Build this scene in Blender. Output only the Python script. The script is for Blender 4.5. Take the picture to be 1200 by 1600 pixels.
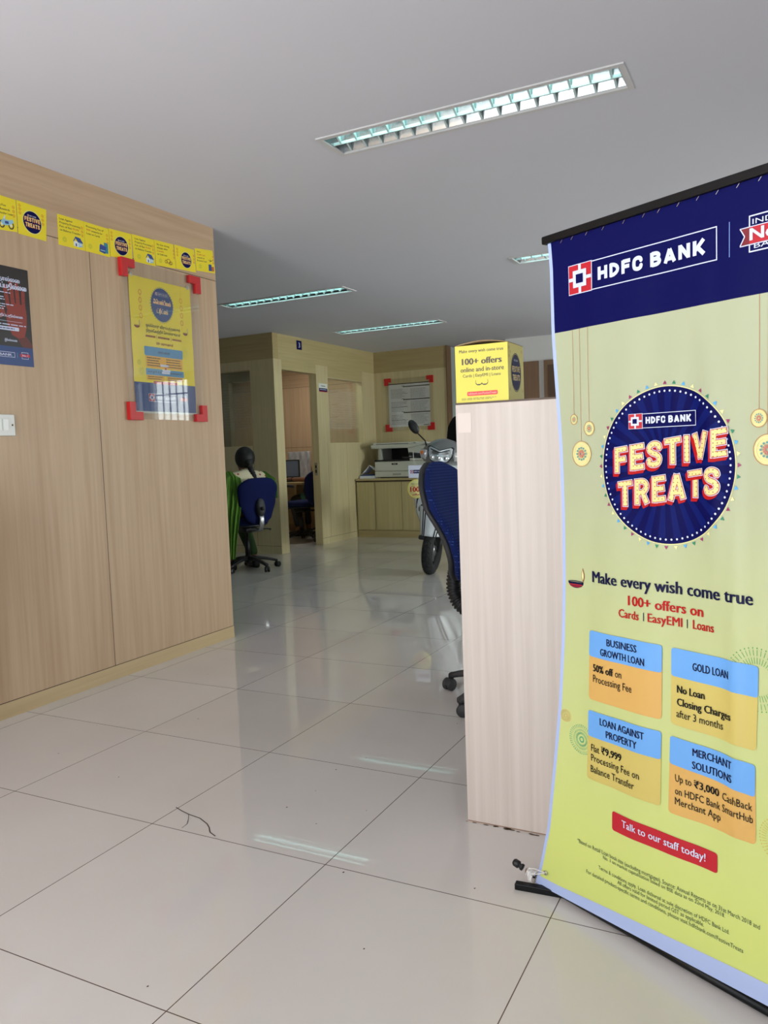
import bpy, bmesh, math, random
from mathutils import Vector, Matrix
PI = math.pi
random.seed(7)
scene = bpy.context.scene
for o in list(bpy.data.objects):
    bpy.data.objects.remove(o)
C = scene.collection

# ------------------------------------------------------------------ camera
cam_d = bpy.data.cameras.new('camera')
cam = bpy.data.objects.new('camera', cam_d)
C.objects.link(cam)
cam_d.sensor_fit = 'VERTICAL'
cam_d.sensor_height = 36.0
cam_d.sensor_width = 27.0
cam_d.lens = 1239.94 * 36.0 / 1600.0
cam_d.clip_start = 0.05
_r = (0.89072806, 0.45301448, -0.03716722)
_d = (0.00105419, -0.08382816, -0.99647967)
_f = (-0.45453538, 0.88755322, -0.07514566)
cam.matrix_world = Matrix(((_r[0], -_d[0], -_f[0], 0.0), (_r[1], -_d[1], -_f[1], 0.0),
                           (_r[2], -_d[2], -_f[2], 1.076), (0, 0, 0, 1)))
scene.camera = cam

# ------------------------------------------------------------------ light
vs = scene.view_settings
vs.view_transform = 'Standard'
vs.look = 'None'
vs.gamma = 1.0
vs.use_curve_mapping = False
vs.exposure = 0.0
world = bpy.data.worlds.new('world')
scene.world = world
world.use_nodes = True
world.node_tree.nodes['Background'].inputs[0].default_value = (0.75, 0.85, 1.0, 1)
world.node_tree.nodes['Background'].inputs[1].default_value = 0.4


def area(name, loc, direction, sx, sy, power, col, spread=PI):
    d = bpy.data.lights.new(name, 'AREA')
    d.shape = 'RECTANGLE'
    d.size, d.size_y = sx, sy
    d.energy = power
    d.color = col
    d.spread = spread
    o = bpy.data.objects.new(name, d)
    C.objects.link(o)
    o.location = loc
    o.rotation_euler = Vector(direction).to_track_quat('-Z', 'Z').to_euler()
    return o


# daylight through the glazed shop front behind the camera, and through the barred window at the back right
area('daylight_front', (-1.25, -2.15, 1.25), (0, 1, 0), 3.0, 2.2, 70, (0.86, 0.95, 1.0))
area('added_ceiling_uplight', (-2.4, -2.9, 0.02), (0, 0, 1), 1.2, 1.1, 380, (0.88, 0.95, 1.0))  # added uplight outside the opening, brightens the ceiling like pavement bounce
area('daylight_back_window', (2.75, 9.85, 1.6), (0, -1, 0), 1.0, 1.6, 34, (0.93, 1.0, 0.98))
area('added_side_light', (3.95, 6.6, 1.2), (-1, 0, 0), 3.6, 1.1, 215, (0.92, 1.0, 0.97), math.radians(95))  # added light at an assumed right-hand opening, lifts left wall and partition
# the sun falls through the open shop front onto the floor behind the camera
sd = bpy.data.lights.new('sun', 'SUN')
sd.energy = 22.0
sd.angle = math.radians(0.6)
sd.color = (0.94, 0.98, 1.0)
sun = bpy.data.objects.new('sun', sd)
C.objects.link(sun)
sun.location = (3, -6, 6)
sun.rotation_euler = Vector((-0.75, 0.72, -0.95)).to_track_quat('-Z', 'Y').to_euler()
# fluorescent lamp on the ceiling inside the cabin
cl = area('cabin_lamp', (-5.60, 8.67, 2.395), (0, 0, -1), 0.13, 0.13, 12, (1.0, 0.97, 0.9))
cl.data.shape = 'DISK'

CEIL = 2.407
XL = -2.979      # face of the near left wall
XP = -4.958      # face of the cabin partition
YP = 7.192       # end of the cabin partition
YB = 9.536       # back wall


# ------------------------------------------------------------------ materials
def lin(c):
    r = []
    for x in c[:3]:
        x = x / 255.0
        r.append(x / 12.92 if x <= 0.04045 else ((x + 0.055) / 1.055) ** 2.4)
    return (r[0], r[1], r[2], 1.0)


def new_mat(name):
    m = bpy.data.materials.new(name)
    m.use_nodes = True
    nt = m.node_tree
    return m, nt, nt.nodes['Principled BSDF']


_pc = {}


def P(name, c, rough=0.6, metal=0.0, spec=0.5, **kw):
    if name in _pc:
        return _pc[name]
    m, nt, b = new_mat(name)
    b.inputs['Base Color'].default_value = lin(c)
    b.inputs['Roughness'].default_value = rough
    b.inputs['Metallic'].default_value = metal
    b.inputs['Specular IOR Level'].default_value = spec
    for k, v in kw.items():
        b.inputs[k.replace('_', ' ')].default_value = v
    _pc[name] = m
    return m


def nd(nt, typ, **kw):
    n = nt.nodes.new(typ)
    for k, v in kw.items():
        setattr(n, k, v)
    return n


def wood(name, c1, c2, scale, rough=0.45, detail=5.0, contrast=(0.3, 0.72), coat=0.0, wave=0.0):
    """scale: noise scale per axis; small along the grain"""
    m, nt, b = new_mat(name)
    tc = nd(nt, 'ShaderNodeTexCoord')
    mp = nd(nt, 'ShaderNodeMapping')
    mp.inputs['Scale'].default_value = scale
    n1 = nd(nt, 'ShaderNodeTexNoise')
    n1.inputs['Scale'].default_value = 1.0
    n1.inputs['Detail'].default_value = detail
    n1.inputs['Distortion'].default_value = wave
    n2 = nd(nt, 'ShaderNodeTexNoise')
    n2.inputs['Scale'].default_value = 0.16
    n2.inputs['Detail'].default_value = 2.0
    mx = nd(nt, 'ShaderNodeMath', operation='MULTIPLY_ADD')
    mx.inputs[1].default_value = 0.62
    ad = nd(nt, 'ShaderNodeMath', operation='MULTIPLY')
    ad.inputs[1].default_value = 0.38
    rp = nd(nt, 'ShaderNodeValToRGB')
    rp.color_ramp.elements[0].position = contrast[0]
    rp.color_ramp.elements[1].position = contrast[1]
    rp.color_ramp.elements[0].color = lin(c1)
    rp.color_ramp.elements[1].color = lin(c2)
    L = nt.links.new
    L(tc.outputs['Object'], mp.inputs['Vector'])
    L(mp.outputs[0], n1.inputs['Vector'])
    L(mp.outputs[0], n2.inputs['Vector'])
    L(n2.outputs['Fac'], ad.inputs[0])
    L(n1.outputs['Fac'], mx.inputs[0])
    L(ad.outputs[0], mx.inputs[2])
    L(mx.outputs[0], rp.inputs[0])
    L(rp.outputs[0], b.inputs['Base Color'])
    b.inputs['Roughness'].default_value = rough
    b.inputs['Coat Weight'].default_value = coat
    b.inputs['Coat Roughness'].default_value = 0.15
    return m


W1, W2 = (181, 150, 118), (204, 176, 144)
M_wood_v = wood('wood_vertical_grain', W1, W2, (42, 42, 1.6))
M_wood_hy = wood('wood_horizontal_grain', (178, 147, 115), (200, 171, 139), (42, 1.6, 42))
M_wood_hx = wood('wood_horizontal_grain_across', (178, 147, 115), (200, 171, 139), (1.6, 42, 42))
M_yw_v = wood('yellow_wood_vertical_grain', (194, 179, 136), (212, 198, 156), (42, 42, 1.6))
M_cab = wood('cabinet_wood', (180, 164, 116), (200, 185, 137), (42, 42, 1.6))
M_yw_hy = wood('yellow_wood_horizontal_grain', (178, 161, 115), (197, 181, 134), (42, 1.6, 42))
M_yw_hx = wood('yellow_wood_across', (166, 147, 103), (185, 167, 121), (1.6, 42, 42))
M_birch = wood('pale_birch', (192, 178, 167), (217, 205, 196), (55, 55, 1.1), rough=0.5, contrast=(0.25, 0.75), wave=0.6)
M_base = wood('baseboard_wood', (186, 160, 118), (205, 182, 140), (42, 1.6, 42))
M_brown = wood('brown_door_wood', (128, 98, 72), (146, 114, 86), (42, 42, 1.6))
M_desk = wood('desk_wood', (170, 145, 105), (190, 165, 125), (1.6, 42, 42))
M_seam = P('seam', (70, 52, 40), 0.8)
M_white_wall = P('white_wall_paint', (226, 224, 220), 0.85)
M_grey_wall = P('grey_wall_paint', (180, 190, 186), 0.8)
M_black = P('black_plastic', (22, 22, 24), 0.45)
M_blackm = P('black_metal', (7, 7, 8), 0.4, spec=0.25)
M_dark = P('dark_grey_plastic', (48, 48, 50), 0.6)
M_chrome = P('chrome', (200, 200, 202), 0.16, 1.0)
M_steel = P('brushed_steel', (160, 160, 160), 0.35, 1.0)
M_white = P('white_print', (240, 242, 250), 0.5)
M_red = P('red_plastic', (196, 32, 34), 0.35)
M_paper = P('white_paper', (232, 234, 238), 0.7)

# ceiling: off-white emulsion with faint unevenness
M_ceiling, nt, b = new_mat('ceiling_emulsion')
tc = nd(nt, 'ShaderNodeTexCoord')
n1 = nd(nt, 'ShaderNodeTexNoise')
n1.inputs['Scale'].default_value = 0.8
n1.inputs['Detail'].default_value = 2
rp = nd(nt, 'ShaderNodeValToRGB')
rp.color_ramp.elements[0].color = lin((206, 205, 212))
rp.color_ramp.elements[1].color = lin((214, 213, 220))
nt.links.new(tc.outputs['Object'], n1.inputs['Vector'])
nt.links.new(n1.outputs['Fac'], rp.inputs[0])
nt.links.new(rp.outputs[0], b.inputs['Base Color'])
b.inputs['Roughness'].default_value = 0.9

# floor: polished vitrified tiles, 0.6 m, fine grout
M_floor, nt, b = new_mat('polished_floor_tile')
L = nt.links.new
tc = nd(nt, 'ShaderNodeTexCoord')
sp = nd(nt, 'ShaderNodeSeparateXYZ')
L(tc.outputs['Object'], sp.inputs[0])


def grout(sock, off):
    a = nd(nt, 'ShaderNodeMath', operation='ADD')
    a.inputs[1].default_value = off + 60.1
    L(sock, a.inputs[0])
    d = nd(nt, 'ShaderNodeMath', operation='DIVIDE')
    d.inputs[1].default_value = 0.601
    L(a.outputs[0], d.inputs[0])
    f = nd(nt, 'ShaderNodeMath', operation='FRACT')
    L(d.outputs[0], f.inputs[0])
    s = nd(nt, 'ShaderNodeMath', operation='SUBTRACT')
    s.inputs[1].default_value = 0.5
    L(f.outputs[0], s.inputs[0])
    ab = nd(nt, 'ShaderNodeMath', operation='ABSOLUTE')
    L(s.outputs[0], ab.inputs[0])
    g = nd(nt, 'ShaderNodeMath', operation='GREATER_THAN')
    g.inputs[1].default_value = 0.5 - 0.0013 / 0.601
    L(ab.outputs[0], g.inputs[0])
    fl = nd(nt, 'ShaderNodeMath', operation='FLOOR')
    L(d.outputs[0], fl.inputs[0])
    return g.outputs[0], fl.outputs[0]


gx, ix = grout(sp.outputs[0], 0.485)
gy, iy = grout(sp.outputs[1], -1.706)
mx = nd(nt, 'ShaderNodeMath', operation='MAXIMUM')
L(gx, mx.inputs[0])
L(gy, mx.inputs[1])
cb = nd(nt, 'ShaderNodeCombineXYZ')
L(ix, cb.inputs[0])
L(iy, cb.inputs[1])
wn = nd(nt, 'ShaderNodeTexWhiteNoise')
L(cb.outputs[0], wn.inputs['Vector'])
n1 = nd(nt, 'ShaderNodeTexNoise')
n1.inputs['Scale'].default_value = 2.2
n1.inputs['Detail'].default_value = 4
L(tc.outputs['Object'], n1.inputs['Vector'])
ml = nd(nt, 'ShaderNodeMath', operation='MULTIPLY_ADD')
ml.inputs[1].default_value = 0.35
L(wn.outputs['Value'], ml.inputs[0])
L(n1.outputs['Fac'], ml.inputs[2])
rp = nd(nt, 'ShaderNodeValToRGB')
rp.color_ramp.elements[0].position = 0.3
rp.color_ramp.elements[1].position = 1.0
rp.color_ramp.elements[0].color = lin((203, 196, 190))
rp.color_ramp.elements[1].color = lin((213, 207, 202))
L(ml.outputs[0], rp.inputs[0])
mc = nd(nt, 'ShaderNodeMix', data_type='RGBA')
L(mx.outputs[0], mc.inputs['Factor'])
L(rp.outputs[0], mc.inputs['A'])
mc.inputs['B'].default_value = lin((92, 76, 66))
L(mc.outputs['Result'], b.inputs['Base Color'])
b.inputs['Roughness'].default_value = 0.012
b.inputs['IOR'].default_value = 1.5


def thin_glass(name, tint, refl=1.0, stripes=None, haze=0.0, rough=0.02):
    """clear sheet: see-through with Fresnel reflection; stripes = (z0, z1, pitch) of frosted film lines"""
    m = bpy.data.materials.new(name)
    m.use_nodes = True
    nt = m.node_tree
    for n in list(nt.nodes):
        if n.type != 'OUTPUT_MATERIAL':
            nt.nodes.remove(n)
    out = [n for n in nt.nodes if n.type == 'OUTPUT_MATERIAL'][0]
    L = nt.links.new
    tr = nd(nt, 'ShaderNodeBsdfTransparent')
    tr.inputs[0].default_value = tint
    gl = nd(nt, 'ShaderNodeBsdfGlossy')
    gl.inputs['Roughness'].default_value = rough
    df = nd(nt, 'ShaderNodeBsdfDiffuse')
    df.inputs[0].default_value = lin((225, 228, 222))
    fr = nd(nt, 'ShaderNodeLayerWeight')
    fr.inputs['Blend'].default_value = 0.5
    pw = nd(nt, 'ShaderNodeMath', operation='POWER')
    pw.inputs[1].default_value = 4.0
    L(fr.outputs['Facing'], pw.inputs[0])
    k = nd(nt, 'ShaderNodeMath', operation='MULTIPLY_ADD')
    k.inputs[1].default_value = 0.9
    k.inputs[2].default_value = 0.04 * refl
    L(pw.outputs[0], k.inputs[0])
    m0 = nd(nt, 'ShaderNodeMixShader')
    m0.inputs[0].default_value = haze
    L(tr.outputs[0], m0.inputs[1])
    L(df.outputs[0], m0.inputs[2])
    if stripes:
        tc = nd(nt, 'ShaderNodeTexCoord')
        sp = nd(nt, 'ShaderNodeSeparateXYZ')
        L(tc.outputs['Object'], sp.inputs[0])
        d = nd(nt, 'ShaderNodeMath', operation='DIVIDE')
        d.inputs[1].default_value = stripes[2]
        L(sp.outputs[2], d.inputs[0])
        f = nd(nt, 'ShaderNodeMath', operation='FRACT')
        L(d.outputs[0], f.inputs[0])
        g = nd(nt, 'ShaderNodeMath', operation='GREATER_THAN')
        g.inputs[1].default_value = 0.35
        L(f.outputs[0], g.inputs[0])
        lo = nd(nt, 'ShaderNodeMath', operation='GREATER_THAN')
        lo.inputs[1].default_value = stripes[0]
        L(sp.outputs[2], lo.inputs[0])
        hi = nd(nt, 'ShaderNodeMath', operation='LESS_THAN')
        hi.inputs[1].default_value = stripes[1]
        L(sp.outputs[2], hi.inputs[0])
        a = nd(nt, 'ShaderNodeMath', operation='MULTIPLY')
        L(lo.outputs[0], a.inputs[0])
        L(hi.outputs[0], a.inputs[1])
        a2 = nd(nt, 'ShaderNodeMath', operation='MULTIPLY')
        L(a.outputs[0], a2.inputs[0])
        L(g.outputs[0], a2.inputs[1])
        a3 = nd(nt, 'ShaderNodeMath', operation='MULTIPLY_ADD')
        L(a2.outputs[0], a3.inputs[0])
        a3.inputs[1].default_value = 0.10
        a3.inputs[2].default_value = haze
        L(a3.outputs[0], m0.inputs[0])
    m1 = nd(nt, 'ShaderNodeMixShader')
    L(k.outputs[0], m1.inputs[0])
    L(m0.outputs[0], m1.inputs[1])
    L(gl.outputs[0], m1.inputs[2])
    L(m1.outputs[0], out.inputs[0])
    return m


M_acrylic = thin_glass('clear_acrylic', (0.97, 0.97, 0.96, 1), 1.0, haze=0.012)
M_glass_film = thin_glass('glass_with_film_lines', (0.86, 0.9, 0.84, 1), 1.0, (1.38, 1.86, 0.03), 0.03)


def fabric(name, c1, c2, pitch, axes=(1, 2), rough=0.9):
    """woven upholstery with a regular grid of lighter dots"""
    m, nt, b = new_mat(name)
    L = nt.links.new
    tc = nd(nt, 'ShaderNodeTexCoord')
    sp = nd(nt, 'ShaderNodeSeparateXYZ')
    L(tc.outputs['Object'], sp.inputs[0])
    sq = []
    for i, a in enumerate(axes):
        d = nd(nt, 'ShaderNodeMath', operation='DIVIDE')
        d.inputs[1].default_value = pitch
        L(sp.outputs[a], d.inputs[0])
        f = nd(nt, 'ShaderNodeMath', operation='FRACT')
        L(d.outputs[0], f.inputs[0])
        s = nd(nt, 'ShaderNodeMath', operation='SUBTRACT')
        s.inputs[1].default_value = 0.5
        L(f.outputs[0], s.inputs[0])
        p = nd(nt, 'ShaderNodeMath', operation='MULTIPLY')
        L(s.outputs[0], p.inputs[0])
        L(s.outputs[0], p.inputs[1])
        sq.append(p)
    ad = nd(nt, 'ShaderNodeMath', operation='ADD')
    L(sq[0].outputs[0], ad.inputs[0])
    L(sq[1].outputs[0], ad.inputs[1])
    lt = nd(nt, 'ShaderNodeMath', operation='LESS_THAN')
    lt.inputs[1].default_value = 0.02
    L(ad.outputs[0], lt.inputs[0])
    mc = nd(nt, 'ShaderNodeMix', data_type='RGBA')
    L(lt.outputs[0], mc.inputs['Factor'])
    mc.inputs['A'].default_value = lin(c1)
    mc.inputs['B'].default_value = lin(c2)
    L(mc.outputs['Result'], b.inputs['Base Color'])
    b.inputs['Roughness'].default_value = rough
    b.inputs['Specular IOR Level'].default_value = 0.2
    return m


M_blue_dot = fabric('blue_dotted_upholstery', (16, 32, 84), (52, 76, 146), 0.0125)
M_blue = P('blue_upholstery', (14, 24, 72), 0.9, spec=0.2)
M_blue_dark = P('navy_upholstery', (22, 32, 72), 0.9, spec=0.2)
M_mesh_black = fabric('black_mesh_upholstery', (14, 14, 15), (34, 34, 36), 0.02)


# ------------------------------------------------------------------ builders
class MB:
    def __init__(s):
        s.v, s.f, s.mi, s.sm, s.mats = [], [], [], [], []

    def mat(s, m):
        if m not in s.mats:
            s.mats.append(m)
        return s.mats.index(m)

    def add(s, vs, fs, m, smooth=False):
        o = len(s.v)
        s.v += [tuple(p) for p in vs]
        k = s.mat(m)
        for f in fs:
            s.f.append(tuple(i + o for i in f))
            s.mi.append(k)
            s.sm.append(smooth)
        return s

    def box(s, x0, y0, z0, x1, y1, z1, m, T=None):
        vs = [(x, y, z) for z in (z0, z1) for y in (y0, y1) for x in (x0, x1)]
        if T is not None:
            vs = [T @ Vector(p) for p in vs]
        fs = [(0, 2, 3, 1), (4, 5, 7, 6), (0, 1, 5, 4), (2, 6, 7, 3), (0, 4, 6, 2), (1, 3, 7, 5)]
        return s.add(vs, fs, m)

    def loft(s, rings, m, caps=True, smooth=True, close=True):
        n = len(rings[0])
        vs = [p for r in rings for p in r]
        fs = []
        for i in range(len(rings) - 1):
            for j in range(n if close else n - 1):
                a, b = i * n + j, i * n + (j + 1) % n
                fs.append((a, b, b + n, a + n))
        if caps:
            fs.append(tuple(range(n - 1, -1, -1)))
            k = (len(rings) - 1) * n
            fs.append(tuple(range(k, k + n)))
        return s.add(vs, fs, m, smooth)

    def tube(s, pts, r, m, n=10, caps=True):
        pts = [Vector(p) for p in pts]
        rs = r if isinstance(r, (list, tuple)) else [r] * len(pts)
        rings = []
        up = None
        for i, p in enumerate(pts):
            t = (pts[min(i + 1, len(pts) - 1)] - pts[max(i - 1, 0)]).normalized()
            if up is None:
                up = Vector((0, 0, 1)) if abs(t.z) < 0.9 else Vector((1, 0, 0))
            up = (up - t * up.dot(t)).normalized()
            sd = t.cross(up)
            rings.append([p + (up * math.cos(2 * PI * j / n) + sd * math.sin(2 * PI * j / n)) * rs[i] for j in range(n)])
        return s.loft(rings, m, caps)

    def lathe(s, prof, m, origin=(0, 0, 0), axis=(0, 0, 1), n=20):
        ax = Vector(axis).normalized()
        e1 = ax.orthogonal().normalized()
        e2 = ax.cross(e1)
        o = Vector(origin)
        rings = [[o + ax * h + (e1 * math.cos(2 * PI * j / n) + e2 * math.sin(2 * PI * j / n)) * max(r, 1e-4) for j in range(n)]
                 for r, h in prof]
        return s.loft(rings, m, True)

    def torus(s, c, R, r, m, axis=(0, 1, 0), n=40, k=12, prof=None):
        ax = Vector(axis).normalized()
        e1 = ax.orthogonal().normalized()
        e2 = ax.cross(e1)
        c = Vector(c)
        vs, fs = [], []
        for i in range(n):
            a = 2 * PI * i / n
            d = e1 * math.cos(a) + e2 * math.sin(a)
            for j in range(k):
                b = 2 * PI * j / k
                rr = prof(b) if prof else (r, r)
                vs.append(c + d * (R + rr[0] * math.cos(b)) + ax * (rr[1] * math.sin(b)))
        for i in range(n):
            for j in range(k):
                fs.append((i * k + j, ((i + 1) % n) * k + j, ((i + 1) % n) * k + (j + 1) % k, i * k + (j + 1) % k))
        return s.add(vs, fs, m, True)

    def ball(s, c, r, m, n=16, k=10, T=None):
        rings = []
        c = Vector(c)
        rx, ry, rz = r if isinstance(r, (tuple, list)) else (r, r, r)
        for i in range(k + 1):
            a = -PI / 2 + PI * i / k
            q = max(math.cos(a), 0.002)
            ring = [Vector((rx * q * math.cos(2 * PI * j / n), ry * q * math.sin(2 * PI * j / n), rz * math.sin(a))) for j in range(n)]
            if T is not None:
                ring = [T @ p for p in ring]
            rings.append([c + p for p in ring])
        return s.loft(rings, m, True)

    def grid(s, fn, nu, nv, m, smooth=True):
        vs = [fn(i / nu, j / nv) for j in range(nv + 1) for i in range(nu + 1)]
        fs = []
        for j in range(nv):
            for i in range(nu):
                a = j * (nu + 1) + i
                fs.append((a, a + 1, a + nu + 2, a + nu + 1))
        return s.add(vs, fs, m, smooth)

    def build(s, name, parent=None, bevel=0.0, seg=2, solid=0.0, weld=False, sub=0):
        me = bpy.data.meshes.new(name)
        me.from_pydata([tuple(p) for p in s.v], [], s.f)
        for m in s.mats:
            me.materials.append(m)
        me.polygons.foreach_set('material_index', s.mi)
        me.polygons.foreach_set('use_smooth', s.sm)
        me.update()
        bm = bmesh.new()
        bm.from_mesh(me)
        if weld:
            bmesh.ops.remove_doubles(bm, verts=bm.verts, dist=1e-5)
        if not getattr(s, 'keep_normals', False):
            bmesh.ops.recalc_face_normals(bm, faces=bm.faces)
        bm.to_mesh(me)
        bm.free()
        o = bpy.data.objects.new(name, me)
        C.objects.link(o)
        if parent is not None:
            o.parent = parent
        if solid:
            md = o.modifiers.new('solid', 'SOLIDIFY')
            md.thickness = solid
            md.offset = 0
        if bevel:
            md = o.modifiers.new('bevel', 'BEVEL')
            md.width = bevel
            md.segments = seg
            md.limit_method = 'ANGLE'
            md.angle_limit = math.radians(50)
        if sub:
            md = o.modifiers.new('sub', 'SUBSURF')
            md.levels = md.render_levels = sub
        return o


def tag(o, label, cat, group=None, kind=None):
    o['label'] = label
    o['category'] = cat
    if group:
        o['group'] = group
    if kind:
        o['kind'] = kind
    return o


def thing(name, label, cat, loc=(0, 0, 0), rz=0.0, group=None):
    o = bpy.data.objects.new(name, None)
    o.empty_display_size = 0.1
    C.objects.link(o)
    o.location = loc
    o.rotation_euler = (0, 0, rz)
    return tag(o, label, cat, group)


def struct(mb, name, **kw):
    o = mb.build(name, **kw)
    o['kind'] = 'structure'
    return o


def sring(c, e1, e2, r1, r2, n=2.6, N=24):
    """superellipse ring"""
    c, e1, e2 = Vector(c), Vector(e1), Vector(e2)
    out = []
    for j in range(N):
        a = 2 * PI * j / N
        x, y = math.cos(a), math.sin(a)
        out.append(c + e1 * (r1 * math.copysign(abs(x) ** (2 / n), x)) + e2 * (r2 * math.copysign(abs(y) ** (2 / n), y)))
    return out


# printed sheets: local x = across, z = up, -y = out of the face
_tcache = {}


def text_mesh(body, bold=0.0):
    key = (body, bold)
    if key in _tcache:
        return _tcache[key]
    cu = bpy.data.curves.new('lettering', 'FONT')
    cu.body = body
    cu.size = 1.0
    cu.offset = bold
    cu.resolution_u = 2
    cu.dimensions = '2D'
    cu.fill_mode = 'FRONT'
    ob = bpy.data.objects.new('lettering', cu)
    C.objects.link(ob)
    dg = bpy.context.evaluated_depsgraph_get()
    ev = ob.evaluated_get(dg)
    me = ev.to_mesh()
    vs = [(v.co.x, v.co.y) for v in me.vertices]
    fs = [tuple(p.vertices) for p in me.polygons]
    ev.to_mesh_clear()
    bpy.data.objects.remove(ob)
    bpy.data.curves.remove(cu)
    _tcache[key] = (vs, fs)
    return vs, fs


_cap = None


def _smooth(pts, n=5):
    out = []
    for i in range(len(pts) - 1):
        p0, p1, p2, p3 = pts[max(i - 1, 0)], pts[i], pts[i + 1], pts[min(i + 2, len(pts) - 1)]
        for j in range(n):
            g = j / n
            out.append(tuple(.5 * (2 * b + (c - a) * g + (2 * a - 5 * b + 4 * c - d) * g * g + (3 * b - a - 3 * c + d) * g ** 3) for a, b, c, d in zip(p0, p1, p2, p3)))
    return out + [pts[-1]]


def _bowl(x0, x1, y0, y1, n=8):
    """right-hand bowl from (x0, y1) round to (x0, y0)"""
    r = (y1 - y0) / 2
    xc = max(x0, x1 - r)
    return [(x0, y1)] + [(xc + (x1 - xc) * math.sin(PI * i / n), (y0 + y1) / 2 + r * math.cos(PI * i / n)) for i in range(n + 1)] + [(x0, y0)]


_h = .10
GLYPH = {
    'F': (.50, [[(_h, 0), (_h, 1)], [(_h, .9), (.50, .9)], [(_h, .51), (.45, .51)]]),
    'E': (.52, [[(_h, 0), (_h, 1)], [(_h, .9), (.52, .9)], [(_h, .51), (.48, .51)], [(_h, .1), (.52, .1)]]),
    'S': (.58, [_smooth([(.48, .70), (.455, .82), (.30, .90), (.13, .83), (.115, .68), (.22, .56), (.38, .47), (.475, .33), (.44, .15), (.28, .10), (.13, .16), (.10, .30)])]),
    'T': (.56, [[(0, .9), (.56, .9)], [(.28, 0), (.28, .9)]]),
    'I': (.20, [[(_h, 0), (_h, 1)]]),
    'V': (.62, [[(.09, 1), (.31, .06)], [(.53, 1), (.31, .06)]]),
    'R': (.60, [[(_h, 0), (_h, 1)], _bowl(_h, .48, .45, .9), [(.32, .45), (.50, 0)]]),
    'A': (.64, [[(.09, 0), (.32, .95)], [(.55, 0), (.32, .95)], [(.17, .28), (.47, .28)]]),
    'H': (.58, [[(_h, 0), (_h, 1)], [(.48, 0), (.48, 1)], [(_h, .5), (.48, .5)]]),
    'D': (.58, [[(_h, 0), (_h, 1)], _bowl(_h, .48, .1, .9)]),
    'C': (.58, [_smooth([(.48, .66), (.44, .83), (.30, .90), (.14, .80), (.10, .5), (.14, .2), (.30, .10), (.44, .17), (.48, .36)])]),
    'B': (.58, [[(_h, 0), (_h, 1)], _bowl(_h, .45, .52, .9), _bowl(_h, .48, .1, .52)]),
    'N': (.60, [[(_h, 0), (_h, 1)], [(.50, 0), (.50, 1)], [(.10, .93), (.50, .07)]]),
    'K': (.60, [[(_h, 0), (_h, 1)], [(.14, .36), (.52, 1)], [(.24, .52), (.53, 0)]]),
    ' ': (.16, []),
}


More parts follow.
